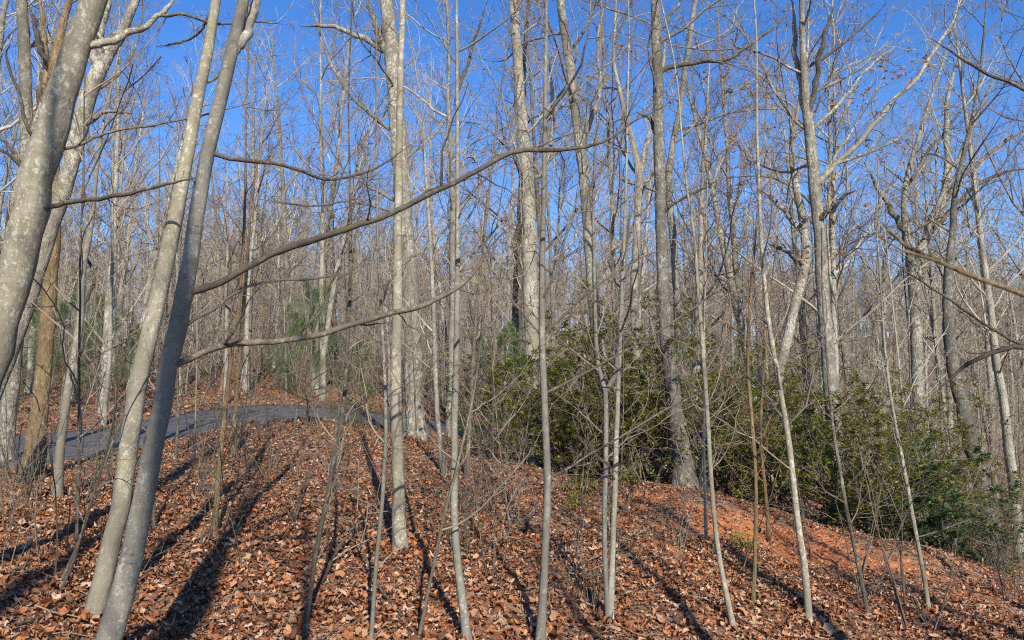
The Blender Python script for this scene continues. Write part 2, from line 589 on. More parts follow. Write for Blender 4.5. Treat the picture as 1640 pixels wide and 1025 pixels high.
vc.inputs["Scale"].default_value = 1.1
nt.links.new(vec, vc.inputs["Vector"])
c1 = mixc(nt, ramp(nt, vc.outputs["Distance"], [(0.0, (0.9,) * 3), (0.035, (0, 0, 0))]), c1, (0.02, 0.02, 0.02))
nt.links.new(c1, b.inputs["Base Color"])
bumped(nt, b, noise(nt, vec, 90, 2), 0.5, 0.01)
link("road", mkmesh("road", [(rp.reshape(-1, 3), rf)]), m, kind="structure")

# ------------------------------------------------------------------ leaf shapes
def outline(kind):
    if kind == 0:      # lobed oak leaf
        half = [(0.0, 0.03), (0.2, 0.2), (0.3, 0.09), (0.48, 0.32), (0.58, 0.12), (0.78, 0.3), (0.88, 0.1)]
    elif kind == 1:    # broad poplar leaf
        half = [(0.0, 0.05), (0.15, 0.38), (0.5, 0.28), (0.8, 0.34)]
    elif kind == 2:    # oval beech leaf
        half = [(0.0, 0.02), (0.3, 0.25), (0.7, 0.2)]
    else:              # far off: a crumpled scrap
        half = [(0.1, 0.2), (0.6, 0.3)]
    up = [(x - 0.5, y) for x, y in half] + [(0.5, 0)]
    return np.array(up + [(x, -y) for x, y in reversed(up[:-1])])


def scatter_leaves(pos, size, kind, lg, tilt=0.45, curl=0.5, lean=None):
    o = outline(kind)
    n = len(o)
    M = len(pos)
    pts = np.vstack([[0, 0], o])                         # centre first
    c = (lg.random((M, 1)) - 0.35) * 2 * curl
    f = (lg.random((M, 1)) - 0.3) * 1.6 * curl
    x = np.repeat(pts[None, :, 0], M, 0)
    y = np.repeat(pts[None, :, 1], M, 0)
    z = c * x * x * 1.6 + f * np.abs(y) + lg.normal(size=(M, n + 1)) * 0.03
    L = np.stack([x, y * (0.4 + 0.75 * lg.random((M, 1))), z], -1) * size[:, None, None]
    az = lg.random(M) * 6.283
    ca, sa = np.cos(az), np.sin(az)
    nvec = lg.normal(size=(M, 3)) * tilt
    nvec[:, 2] = 1
    if lean is not None:
        nvec[:, :2] += lean
    nvec = nrm(nvec)
    ux = nrm(np.stack([ca, sa, np.zeros(M)], 1))
    ux = nrm(ux - (ux * nvec).sum(1, keepdims=True) * nvec)
    uy = np.cross(nvec, ux)
    V = pos[:, None, :] + L[..., :1] * ux[:, None] + L[..., 1:2] * uy[:, None] + L[..., 2:] * nvec[:, None]
    base = (np.arange(M) * (n + 1))[:, None]
    a = np.arange(1, n + 1)
    F = np.stack([np.zeros(n, int), a, np.r_[a[1:], 1]], 1)
    return V.reshape(-1, 3), (base[:, None] + F[None]).reshape(-1, 3)


def region(n, y0, y1, smax, lg):
    y = np.sqrt(y0 ** 2 + (y1 ** 2 - y0 ** 2) * lg.random(n))
    s = (lg.random(n) * 2 - 1) * smax
    return s * y, y


def slope_at(x, y):
    e = 0.2
    z0 = terr(x, y)
    return np.stack([-(terr(x + e, y) - z0) / e, -(terr(x, y + e) - z0) / e], 1), z0


lg = np.random.default_rng(5)
chunks = []
for (n, y0, y1, kinds, smin, smax) in [(62000, 3.4, 9.5, (0, 1, 2, 2), 0.028, 0.08), (66000, 9.5, 17, (1, 2, 3, 3), 0.03, 0.075), (36000, 17, 46, (3,), 0.08, 0.16)]:
    x, y = region(n, y0, y1, 0.86, lg)
    keep = (road_dist(x, y) > ROAD_HW + 0.02 + 0.35 * lg.random(n) ** 3) & (lg.random(n) > clay(x, y) * 0.84)
    keep |= lg.random(n) < 0.03
    x, y = x[keep], y[keep]
    sl, z = slope_at(x, y)
    kd = lg.integers(0, len(kinds), len(x))
    for q, kk in enumerate(kinds):
        w = kd == q
        mm = w.sum()
        sz = smin + (smax - smin) * lg.random(mm) ** 1.6
        p = np.stack([x[w], y[w], z[w] + 0.006 + 0.035 * lg.random(mm)], 1)
        chunks.append(scatter_leaves(p, sz, kk, lg, tilt=0.55, curl=1.3, lean=sl[w]))
link("leaf_litter", mkmesh("leaf_litter", chunks, smooth=False), M_LEAF, kind="stuff")

x, y = region(60000, 6, 15, 0.7, lg)
w = lg.random(len(x)) < clay(x, y) * 0.55
x, y = x[w], y[w]
r_ = 0.008 + 0.035 * lg.random(len(x)) ** 3
oc = np.array([[1, 0, 0], [0, 1, 0], [-1, 0, 0], [0, -1, 0], [0, 0, 1], [0, 0, -1]], float)
of = np.array([[0, 1, 4], [1, 2, 4], [2, 3, 4], [3, 0, 4], [1, 0, 5], [2, 1, 5], [3, 2, 5], [0, 3, 5]])
cz = terr(x, y) - clay(x, y) * 0.05
CV = np.stack([x, y, cz + 0.2 * r_], 1)[:, None] + (oc[None] + lg.normal(size=(len(x), 6, 3)) * 0.25) * r_[:, None, None]
CF = (np.arange(len(x)) * 6)[:, None, None] + of[None]
m_c, nt, b = newmat("clay_clod", 0.95, 0.05)
f = N(nt, "ShaderNodeNewGeometry").outputs["Random Per Island"]
nt.links.new(ramp(nt, f, [(0, (0.20, 0.07, 0.03)), (0.5, (0.40, 0.15, 0.06)), (1, (0.55, 0.27, 0.14))]), b.inputs["Base Color"])
link("clay_clods", mkmesh("clay_clods", [(CV.reshape(-1, 3), CF.reshape(-1, 3))], smooth=False), m_c, kind="stuff")

x, y = region(2600, 3.6, 16, 0.86, lg)
w = road_dist(x, y) > ROAD_HW + 0.3
x, y = x[w], y[w]
az = lg.random(len(x)) * 6.283
ln_ = 0.08 + 0.5 * lg.random(len(x)) ** 2
TPt = np.zeros((len(x), 4, 3))
for q in range(4):
    f_ = (q / 3 - 0.5) * ln_
    bend = lg.normal(size=len(x)) * 0.02
    TPt[:, q, 0] = x + np.cos(az) * f_ + bend
    TPt[:, q, 1] = y + np.sin(az) * f_ - bend
    TPt[:, q, 2] = terr(TPt[:, q, 0], TPt[:, q, 1]) + 0.03 + 0.05 * lg.random(len(x))
link("twig_litter", mkmesh("twig_litter", [tubes(TPt, (0.0015 + 0.004 * lg.random((len(x), 1)) ** 2) * np.array([[1, .9, .75, .5]]), 4)]), TWIG["brown"], kind="stuff")

leaf_meshes = []
for q in range(9):
    v, f = scatter_leaves(np.zeros((1, 3)), np.array([1.0]), q % 3, lg, tilt=0.05, curl=1.1)
    leaf_meshes.append(mkmesh("leaf", [(v, f)], smooth=False))
for q in range(270):
    x, y = region(1, 4.6, 8.2, 0.72, lg)
    sl, z = slope_at(x, y)
    o = link("leaf", leaf_meshes[q % 9], M_LEAF1, parent=ground_o, loc=(x[0], y[0], z[0] + 0.045 + 0.02 * lg.random()))
    n_ = Vector((sl[0, 0] + lg.normal() * 0.3, sl[0, 1] + lg.normal() * 0.3, 1))
    o.rotation_euler = (n_.to_track_quat('Z', 'Y') @ Matrix.Rotation(lg.random() * 6.28, 3, 'Z').to_quaternion()).to_euler()
    s = 0.07 + 0.045 * lg.random()
    o.scale = (s, s, s)

# ------------------------------------------------------------------ trees read from the photograph
def parse(s):
    return np.array([[float(q) for q in p.split(",")] for p in s.split()])


SEED = [100]
PATHS = []


def traced_tree(name, label, cat, path, bark_="smooth", twig="pale", depth=None, up=4.0, limbs=(), auto=(8, 0.35, 1.0), llen=0.22, lang=(35, 65),
                group=None, sub=(8, 5, 2), dead=0, dead_zone=None, stem="trunk", flare=0.18, lean=0.0, trop=0.05, twigr=0.002, kx=0.85):
    """path: 'px,py,width ...' from the foot up, in photograph pixels; depth None: the foot is where that pixel meets the ground."""
    SEED[0] += 1
    lg = np.random.default_rng(SEED[0])
    if stem == 'stem' and auto[0]:
        auto = (int(auto[0] * 1.6), 0.18, 1.0)
        llen *= 1.25
        sub = (6, 4, 1)
    p = parse(path)
    PATHS.append((label, p))
    if depth is None:
        g = ground(p[0, 0], p[0, 1])
        depth = g[1] if g is not None else 12.0
    pts = []
    for px, py, w in p:
        q = at(px, py, depth)
        pts.append([*q, 0.5 * w * kx * depth / ray(px, py)[1]])
    pts = np.array(pts)
    twigr = max(twigr, 0.00021 * depth)
    gz = terr1(pts[0, 0], pts[0, 1])
    if pts[0, 2] > gz - 0.05:                             # carry a hidden foot down to the ground
        d = pts[0, :3] - pts[1, :3]
        d = d / abs(d[2])
        h = pts[0, 2] - gz + 0.12
        foot = pts[0].copy()
        foot[0] += np.clip(d[0], -0.6, 0.6) * h
        foot[2] -= h
        foot[2] = min(foot[2], terr1(foot[0], foot[1]) - 0.08)
        foot[3] *= 1.0 + min(0.25, 0.05 * h)
        if h > 0.3:
            pts = np.vstack([foot, pts])
        else:
            pts[0] = foot
    d = nrm(pts[-1, :3] - pts[-2, :3])
    if up > 0:
        r = pts[-1, 3]
        d2 = nrm(d + np.array([0, 0, 0.3]))
        a_ = pts[-1, :3] + d * up * 0.4
        b_ = a_ + d2 * up * 0.6 + lg.normal(size=3) * 0.05 * up * np.array([1, 1, 0])
        pts = np.vstack([pts, [*a_, r * 0.68], [*b_, max(0.008, r * 0.25)]])
    Ltot = np.linalg.norm(np.diff(pts[:, :3], axis=0), axis=1).sum()
    n = int(np.clip(Ltot / 0.22, 14, 70))
    c = spline(pts, n)
    base = c[0, :3].copy()
    base[2] = terr1(base[0], base[1])
    P, Rr = c[None, :, :3] - base, c[None, :, 3].copy()
    hgt = P[0, :, 2]
    Rr *= 1 + flare * np.exp(-np.maximum(hgt, 0)[None] / (3.0 * Rr[0, 0] + 0.03)) + min(0.22, 2 * flare) * np.exp(-np.maximum(hgt, 0)[None] / (0.7 * Rr[0, 0] + 0.02))
    jit = lg.normal(size=(1, n, 3)) * 0.06 * Rr[..., None] * (hgt > 0.3)[None, :, None]
    P = P + jit
    root = thing(name, label, cat, base, group)
    big = Rr[0].max() > 0.06
    v, f = tubes(P, Rr, 16 if big else 8, 0.025 if big else 0.015, lg)
    link(stem, mkmesh(stem, [(v, f)]), BARK[bark_], root)
    twigs = []
    tips = []
    mids = []
    wood = P[0]
    for spec in limbs:
        bare = len(spec) > 3
        lp = parse(spec[0])
        dd = spec[1] if len(spec) > 1 else 0.0
        bk = spec[2] if len(spec) > 2 else None
        k = len(lp)
        q = np.array([[*(at(px, py, depth + dd * i / max(1, k - 1)) - base), 0.5 * w * depth / ray(px, py)[1]] for i, (px, py, w) in enumerate(lp)])
        dts = np.linalg.norm(wood - q[0, :3], axis=1)      # root the limb in the trunk or the limb it forks from
        q[0, :3] = wood[dts.argmin()]
        lc = spline(q, 34)
        kink = lg.normal(size=(34, 3)) * lc[:, 3:4] * 0.30
        kink = (np.roll(kink, 1, 0) + kink + np.roll(kink, -1, 0)) / 1.9
        kink[0] = 0
        lc[:, :3] += kink
        lc[-8:, 3] *= np.linspace(1, 0.35, 8)
        lc[:, 3] *= 1 + 0.12 * (lg.random(34) - 0.35) * (lg.random(34) < 0.4)
        wood = np.vstack([wood, lc[:, :3]])
        LP, LR = lc[None, :, :3], np.maximum(lc[None, :, 3], 0.002)
        if bare:
            link("limb", mkmesh("limb", [tubes(LP, LR, 9, 0.02, lg)]), BARK[bk], root)
            continue
        bP, bR = grow(LP, LR, 12, 0.12, 0.98, (30, 66), 0.22, 7, 0.18, 0.04, 0.015, lg, 0.002)
        tP, tR = grow(bP, bR, 5, 0.2, 1.0, (30, 60), 0.42, 4, 0.15, 0.03, 0.010, lg, twigr * 0.8)
        link("limb", mkmesh("limb", [tubes(LP, LR, 9, 0.02, lg), tubes(bP, bR, 4)]), BARK[bk or bark_], root)
        twigs.append(tubes(tP, tR, 3))
        mids.append((bP, bR))
    if auto and auto[0]:
        k, t0, t1 = auto
        lP, lR = grow(P, Rr, k, t0, t1, lang, llen, 12, 0.15, trop, 0.0085 if stem == 'trunk' else 0.0065, lg, 0.003)
        bP, bR = grow(lP, lR, sub[0], 0.12, 1.0, (28, 66), 0.48, 7, 0.20, 0.04, 0.0085, lg, 0.0022)
        if stem == "trunk":
            nb = sub[0]
            for i in range(k):
                link("limb", mkmesh("limb", [tubes(lP[i:i + 1], lR[i:i + 1], 6), tubes(bP[i * nb:(i + 1) * nb], bR[i * nb:(i + 1) * nb], 4)]), BARK[bark_], root)
        else:
            twigs += [tubes(lP, lR, 5), tubes(bP, bR, 3)]
        mids.append((bP, bR))
        if sub[1]:
            tP, tR = grow(bP, bR, sub[1], 0.2, 1.0, (28, 60), 0.46, 4, 0.16, 0.04, 0.010, lg, twigr)
            twigs.append(tubes(tP, tR, 3))
            tips.append(tP[:, -1])
            if sub[2]:
                uP, uR = grow(tP, tR, sub[2], 0.3, 1.0, (30, 60), 0.5, 3, 0.15, 0.03, 0.010, lg, twigr * 0.75)
                twigs.append(tubes(uP, uR, 3))
                tips.append(uP[:, -1])
    if twigs:
        link("twigs", mkmesh("twigs", twigs), TWIG[twig], root, kind="stuff")
    if dead and tips:
        tp = np.concatenate(tips)
        if dead_zone is not None:
            tp = tp[(tp[:, 2] > dead_zone[0]) & (tp[:, 2] < dead_zone[1])]
        # cling in clusters: seeds, then the nearest tips
        sel = []
        seeds = tp[lg.integers(0, len(tp), max(3, dead // 6))]
        for s_ in seeds:
            sel.append(tp[np.argsort(np.linalg.norm(tp - s_, axis=1))[:6]])
        tp = np.concatenate(sel)
        tp = tp + lg.normal(size=tp.shape) * 0.03
        v, f = scatter_leaves(tp, 0.055 + 0.045 * lg.random(len(tp)), 2, lg, tilt=2.5, curl=0.7)
        link("dead_leaves", mkmesh("dead_leaves", [(v, f)], smooth=False), M_DEAD, root, kind="stuff")
    return root


# --- beside the viewpoint, the leaning trees
traced_tree("leaning_tree", "big pale lichen-spotted trunk leaning in from the edge, nearest to the viewer", "tree",
            "-105,930,60 -60,720,58 5,512,54 34,400,52 68,250,50 108,120,44 151,0,38", "smooth", "brown", depth=5.6, up=5,
            limbs=[("150,78,14 172,66,12 220,48,10 255,25,8 272,8,7 285,-10,6", 0.3), ("86,328,9 140,320,7 170,316,6.5 240,302,6 312,285,4", -0.3, "branch"),
                   ("93,257,6 130,232,5 170,213,4.5 250,200,4 330,183,3 420,160,2", 0.6, "branch"), ("270,8,6 300,24,5 345,38,4 410,35,3 470,40,2", 0.5, "branch")],
            auto=(6, 0.72, 1.0), llen=0.25, kx=0.97)
traced_tree("twin_stem_tree", "nearer leaning pale stem of the crossing pair, bearing the long drooping limbs", "tree",
            "172,1035,46 190,960,43 205,925,41 226,812,38 246,712,36 263,622,34 281,537,33 292,480,32 311,380,28 326,280,26 346,190,25 370,90,23 390,0,20", "smoothgrey", "brown", depth=4.6, up=3.5,
            limbs=[("300,482,11 345,455,11 400,424,11 450,398,11 500,382,11 560,365,10 620,344,10 700,306,9 770,268,8.5 830,240,9 880,240,8 940,235,6 990,214,5 1040,170,4 1085,130,3", 0.9, "branch"),
                   ("287,587,11 320,570,11 370,553,11 430,546,10 500,538,10 560,522,10 620,505,10 680,490,9 730,462,8 765,430,6 785,395,5 830,350,3", 0.7, "branch"),
                   ("340,262,8 390,257,7 430,259,7 480,272,6 530,287,5 600,270,4 660,230,3", 0.5, "branch"), ("303,512,7 345,492,6 390,462,5 440,450,4 500,447,4 560,436,3", 0.6, "branch"),
                   ("372,85,18 390,60,17 405,20,15 416,-20,13 425,-60,11", 0.2)],
            auto=(5, 0.75, 1.0), llen=0.22, flare=0.03, kx=0.86)
traced_tree("twin_stem_tree", "farther of the two leaning pale stems crossing low on the bank, shaded upper length", "tree",
            "164,930,33 176,880,32 194,800,31 210,687,31 226,587,30 246,512,28 261,440,29 280,350,26 300,250,23 320,140,20 336,60,18 347,-5,16", "smooth", "brown", depth=5.75, up=3.5,
            limbs=[("318,150,6 350,120,5 385,60,4 392,20,3", 0.2, "branch"), ("345,30,6 310,60,4 250,75,3", 0.4, "branch")], auto=(5, 0.72, 1.0), llen=0.2, flare=0.05, kx=0.9)
traced_tree("brown_bark_tree", "tree with warm brown furrowed bark standing on the bank edge by the drive", "tree",
            "52,770,44 58,700,36 68,600,30 77,500,29 82,420,28 87,330,26 82,230,24 84,130,21 98,50,17 112,-5,13", "brown", "brown", up=6,
            limbs=[("80,240,13 72,180,11 74,110,10 70,40,8 60,-20,6", 0.3, "brown"), ("84,345,8 60,300,7 40,270,6 10,245,5 -30,230,4", -0.4, "dark"),
                   ("70,110,8 62,75,8 58,40,7 45,10,6", -0.3, "dark"), ("75,200,8 50,215,6 30,150,5 10,90,4 18,70,3", -0.5, "dark")],
            kx=0.78, auto=(10, 0.4, 1.0), llen=0.25)
traced_tree("leaning_oak", "gnarled lichen-grey tree leaning behind the nearest trunk with a forked crooked top", "tree",
            "-25,660,34 5,590,32 36,505,31 58,440,30 85,350,30 104,300,29 128,205,29 142,150,30 160,110,28 188,65,20 210,20,17 222,-10,14", "lichen", "brown", depth=9.5, up=5,
            limbs=[("146,140,18 155,95,15 158,60,13 170,20,11 178,-20,9", 0.3), ("125,215,9 150,190,7 170,178,6 210,182,4", -0.2)], auto=(8, 0.5, 1.0), llen=0.25)
traced_tree("grey_tree", "upright lichen-grey trunk seen past the edge of the nearest leaning trunk", "tree",
            "20,600,26 30,500,24 38,400,23 42,280,23 41,150,22 38,60,20 34,-5,18", "lichen", "brown", depth=13.5, up=6,
            limbs=[("40,230,12 62,180,11 70,110,9 66,30,7", 0.3, "dark"), ("40,290,8 20,240,6 -10,210,5", -0.5, "dark")], auto=(11, 0.4, 1.0), llen=0.28)
traced_tree("crooked_young_tree", "crooked young tan tree with forked foot beside the brown-barked tree", "tree",
            "92,800,17 96,727,16 106,640,15 118,575,14 128,512,13 132,430,12 146,360,10 152,300,8 160,230,6 176,150,4", "smooth", "brown", up=2.5,
            limbs=[("128,500,6 150,455,5 145,425,5 120,400,4", 0.3, "dark")], auto=(9, 0.35, 1.0), llen=0.2, stem="stem", sub=(5, 3, 0))
traced_tree("young_tree", "thin yellowish young tree with its foot in the sunlit leaves below the drive", "sapling",
            "343,857,11 350,760,10 360,662,9 371,565,8 380,512,7 388,420,6 393,300,5 394,180,4 398,80,3", "brown", "brown", up=2, auto=(12, 0.3, 1.0), llen=0.14, stem="stem", sub=(4, 3, 0))
traced_tree("young_tree", "slim straight tan sapling at the crest of the bank, right where the drive passes", "sapling",
            "374,730,11 378,640,9 386,540,8 392,470,7 398,390,5", "brown", "brown", up=2, auto=(8, 0.4, 1.0), llen=0.16, stem="stem", sub=(4, 3, 0))
# --- the middle of the bank
traced_tree("straight_young_tree", "straight smooth young trunk rooted mid-bank in front of the large mottled trunk", "tree",
            "641,882,26 639,820,23 637,740,22 634,620,20 636,512,18 637,400,16 638,300,14 641,150,12 645,0,10", "smooth", "pale", up=5,
            limbs=[("636,330,4 600,331,3.5 555,322,3 500,330,3 410,318,2", 0.2, "branch")], kx=0.88, auto=(9, 0.5, 1.0), llen=0.16, sub=(5, 4, 1))
traced_tree("large_poplar", "large mottled pale trunk on the crest behind the straight young tree", "tree",
            "663,655,38 661,560,34 655,450,33 643,300,31 634,160,30 626,70,28 620,-5,25", "lichen", "pale", depth=17, up=7,
            limbs=[("618,90,12 580,60,9 540,45,7 480,40,5", 0.5), ("615,80,10 600,40,8 590,0,6", -0.5), ("622,215,6 560,150,5 520,80,4 500,0,3", 0.8)], auto=(16, 0.3, 1.0), llen=0.26)
traced_tree("curved_young_tree", "slim grey young tree whose foot curves away at the bottom of the bank", "tree",
            "750,1035,21 742,980,19 734,910,18 728,830,17 728,700,16 731,560,14 733,400,11 733,250,9 732,100,8 731,0,6.5", "smoothgrey", "pale", up=3,
            limbs=[("733,160,5 750,100,4.5 768,40,4 782,0,3", 0.2, "dark")], kx=0.72, auto=(10, 0.4, 1.0), llen=0.16, stem="trunk", sub=(5, 4, 1))
traced_tree("slender_maple", "tall slender grey stem with many slanting twigs, foot at the lower edge of the bank", "tree",
            "865,1035,21 869,960,19 874,870,17 877,762,16 872,650,15 869,560,14 868,450,13 870,350,11 873,200,9.5 874,100,8 875,0,7", "smoothgrey", "brown", up=3,
            limbs=[("872,640,4 950,590,4 1040,540,3.5 1130,480,3 1230,400,2", 0.4, "branch"), ("870,520,4 930,480,3.5 1010,420,3 1080,395,2", 0.4, "branch"), ("871,420,4 930,330,3.5 985,220,3 1010,150,2", 0.3, "branch"),
                   ("874,180,3 940,130,3 1000,80,2.5 1020,20,2", 0.3, "branch"), ("874,775,4 960,720,3.5 1060,660,3 1160,610,2", -0.3, "branch"), ("871,560,3 820,480,3 780,420,2", 0.3, "branch")],
            kx=0.75, auto=(12, 0.3, 1.0), llen=0.2, sub=(6, 5, 2))
traced_tree("pale_poplar", "broad pale trunk leaning slightly, behind the tall slender grey stem", "tree",
            "858,690,36 853,590,32 850,475,31 845,300,27 833,150,22 825,30,20 822,-5,19", "pale", "pale", depth=19, up=7,
            limbs=[("845,300,8 875,270,7 885,190,6 880,90,5", 0.4), ("832,450,10 824,400,9 830,370,8 842,350,7", -0.3, "dark")], kx=0.75, auto=(14, 0.35, 1.0), llen=0.24, dead=400, dead_zone=(5, 13))
traced_tree("dark_trunk_tree", "dark trunk half hidden close behind the broad pale trunk", "tree",
            "828,700,22 830,600,20 828,500,19 832,400,17 836,300,14 838,200,11", "dark", "brown", depth=21, up=6, auto=(10, 0.4, 1.0), llen=0.25)
traced_tree("leaning_grey_tree", "grey trunk bending left as it rises behind the forked sapling", "tree",
            "966,640,26 961,570,24 952,500,21 944,400,19 936,300,18 926,220,17 915,120,17 905,60,16 897,-5,15", "lichen", "brown", depth=18, up=6,
            limbs=[("930,230,8 960,150,6 958,60,5 970,0,4", 0.5, "lichen")], auto=(12, 0.4, 1.0), llen=0.25)
traced_tree("forked_sapling", "sapling that forks into a Y at shrub height, foot at bottom of bank", "sapling",
            "974,1000,11 971,940,11 968,860,11 970,760,11 971,680,11 970,632,11 963,600,9 956,575,9 953,512,8 952,430,7 950,330,6 955,220,4", "smoothgrey", "brown", up=2,
            limbs=[("970,632,8 984,600,8 991,560,7 996,500,6 1003,400,5 1010,320,4", 0.0), ], kx=0.75, auto=(8, 0.5, 1.0), llen=0.16, stem="stem", sub=(5, 3, 0))
traced_tree("sapling", "slim straight sapling standing just beside the Y-forked one", "sapling",
            "978,1000,13 979,940,12 982,862,11 986,740,10 990,620,9 994,512,8 999,400,7 1003,280,5 1005,160,4", "smoothgrey", "brown", up=2, auto=(10, 0.35, 1.0), llen=0.16, stem="stem", sub=(5, 3, 0))
traced_tree("forked_tree", "twisting tan trunk dividing into two upright forks high behind the shrubs", "tree",
            "1022,640,19 1017,540,17 1016,470,16 1019,400,15 1022,320,14 1022,270,14 1012,220,10 1003,190,9 994,150,8 983,100,6 985,40,5", "pale", "pale", depth=23, up=4,
            limbs=[("1022,275,10 1034,240,9 1044,200,8 1060,120,6 1066,60,5", 0.4), ("1022,300,7 1040,285,6 1052,270,4", -0.3)], auto=(10, 0.4, 1.0), llen=0.25)
traced_tree("tall_oak", "tall straight oak on the crest, shaded dark below and pale at its foot", "tree",
            "1097,782,40 1092,730,30 1083,670,27 1073,590,26 1064,500,22 1060,400,20 1056,250,19 1054,130,18 1049,0,16", "greyshade", "brown", up=7,  # shade on the trunk is put into its bark colour
            limbs=[("1056,120,8 1075,105,8 1110,100,7 1160,95,6.5 1190,80,6 1230,50,5 1260,25,4", 0.5, "dark"), ("1062,345,5 1080,325,5 1120,305,4.5 1150,290,4", -0.6, "dark"),
                   ("1057,230,6 1040,190,6 1020,180,5", 0.4, "dark"), ("1052,60,6 1070,30,6 1085,10,5 1100,-10,5", 0.6)], kx=0.92, auto=(13, 0.45, 1.0), llen=0.25)
traced_tree("pale_tree", "slender pale trunk close behind the tall oak, leaning away from it at the top", "tree",
            "1092,640,17 1086,520,15 1080,410,14 1071,300,13 1078,230,12 1088,180,11 1099,100,10 1114,0,8", "pale", "pale", depth=24, up=6, auto=(13, 0.35, 1.0), llen=0.26, dead=400, dead_zone=(5, 14))
traced_tree("sapling", "slim sapling whose stem slants left as it climbs past the sunlit clay", "sapling",
            "1176,1012,12 1165,960,11 1155,912,10 1142,812,9 1135,700,8.5 1126,562,8 1118,470,7 1112,380,6 1100,300,5 1092,220,4", "smooth", "brown", up=2, auto=(11, 0.3, 1.0), llen=0.18, stem="stem", sub=(5, 3, 0))
traced_tree("sapling", "thin straight tan sapling standing below the red clay scar", "sapling",
            "1296,1002,12 1291,930,12 1277,830,11 1262,700,10 1246,602,9 1232,522,8 1222,430,7 1217,330,6 1213,230,5 1212,150,4", "smooth", "brown", up=2, kx=0.95, auto=(12, 0.3, 1.0), llen=0.17, stem="stem", sub=(5, 3, 0))
traced_tree("white_oak", "large pale oak behind the shrubs with long limbs and clusters of clinging brown leaves", "tree",
            "1346,790,30 1342,730,27 1332,640,25 1325,562,23 1320,500,22 1314,400,20 1305,300,20 1298,230,18 1293,180,17 1288,110,12 1285,50,10 1284,-5,8", "lichen", "pale", depth=15, up=5,
            limbs=[("1295,190,10 1282,140,9 1274,80,8 1270,0,6", 0.4), ("1298,200,9 1306,130,8 1318,70,7 1335,10,6", -0.5, "dark"),
                   ("1318,300,10 1340,262,9 1365,240,8.5 1400,200,8 1432,163,7.5 1462,132,7 1492,88,6 1525,35,5 1537,-5,4", 0.8), ("1345,258,6 1390,245,5 1440,220,4 1480,190,3", 0.4),
                   ("1308,210,6 1345,165,5.5 1380,120,5 1420,85,4 1455,60,3", 0.7), ("1300,105,5 1330,85,5 1380,45,4 1420,5,3", 0.3, "dark"), ("1310,345,10 1322,342,9 1335,335,7 1350,315,5 1370,305,4", -0.8, "dark")],
            kx=0.92, auto=(15, 0.42, 1.0), llen=0.25, dead=850, dead_zone=(3, 10.5))
traced_tree("leaning_trunk_tree", "crooked tan trunk leaning against the line of the large pale oak", "tree",
            "1240,640,19 1252,580,18 1266,520,18 1280,460,18 1290,415,16 1288,370,14 1275,300,12 1268,240,9 1280,160,6", "lichen", "brown", depth=18, up=4,
            limbs=[("1288,380,8 1265,350,8 1240,320,7 1215,300,5", 0.4), ("1285,430,7 1262,405,6 1230,390,5", -0.5, "dark")], auto=(12, 0.35, 1.0), llen=0.3, dead=550, dead_zone=(3, 12))
traced_tree("spreading_tree", "many-stemmed bare tree fanning wide against the open sky beyond the shrubs", "tree",
            "1473,760,24 1470,640,22 1467,520,21 1461,430,19 1452,375,15 1448,320,11 1456,270,9 1470,225,8 1490,160,6 1510,100,4", "lichen", "brown", depth=23, up=3,
            limbs=[("1462,430,14 1485,380,13 1506,330,12 1516,270,10 1516,200,8 1520,140,6 1550,60,4", 0.5), ("1508,330,9 1540,285,8 1575,255,7 1610,225,6 1660,200,4", 0.8, "branch"),
                   ("1455,385,9 1430,340,8 1405,300,6 1385,260,4", -0.6), ("1487,378,8 1520,340,7 1560,300,6 1600,280,5 1650,270,4", -0.6, "branch"), ("1456,300,6 1490,240,5 1530,190,4 1580,120,3", 0.9, "dark"),
                   ("1475,400,8 1500,330,7 1545,230,6 1580,150,5 1600,110,3", 0.3)], auto=(12, 0.4, 1.0), llen=0.25, dead=600, dead_zone=(4, 13))
traced_tree("thick_leaning_tree", "thick grey trunk tilting left out of the far end of the shrubs", "tree",
            "1553,700,30 1542,655,27 1527,590,25 1518,512,22 1519,440,18 1525,380,15 1530,310,12 1545,240,9", "greyshade", "brown", depth=20, up=5, kx=0.74, auto=(13, 0.4, 1.0), llen=0.28)
traced_tree("sapling", "thin pale sapling growing in front of the dark glossy evergreen bush", "sapling",
            "1488,980,8 1480,925,8 1470,872,7.5 1450,762,7 1431,662,6 1420,587,5 1414,512,4 1408,420,3", "smooth", "brown", up=1.2, auto=(9, 0.35, 1.0), llen=0.16, stem="stem", sub=(4, 3, 0),
            limbs=[("1472,870,2.6 1500,852,2.2 1530,840,1.8 1560,830,1.4", 0.2, "branch")])
traced_tree("sapling", "thin near-black sapling in front of the shrubs beside the clay scar", "sapling",
            "1390,985,9 1376,912,8 1357,822,7.5 1345,752,7 1336,700,6 1328,620,5 1322,540,4", "dark", "brown", up=1.2, auto=(8, 0.4, 1.0), llen=0.16, stem="stem", sub=(4, 3, 0))
traced_tree("sapling", "dark slanting sapling low on the bank left of the straight young trunk", "sapling",
            "486,1030,10 505,892,10 521,812,9.5 540,712,9 552,637,8 558,512,7 562,400,6 560,280,4", "dark", "brown", up=1.5, auto=(10, 0.3, 1.0), llen=0.18, stem="stem", sub=(5, 3, 0))
traced_tree("sapling", "wavy thin grey sapling between the dark slanting one and the straight young trunk", "sapling",
            "594,1030,8 602,912,8 612,800,8 618,690,7 614,560,6 606,420,5 604,300,4", "smoothgrey", "brown", up=1.5, auto=(10, 0.3, 1.0), llen=0.16, stem="stem", sub=(5, 3, 0))
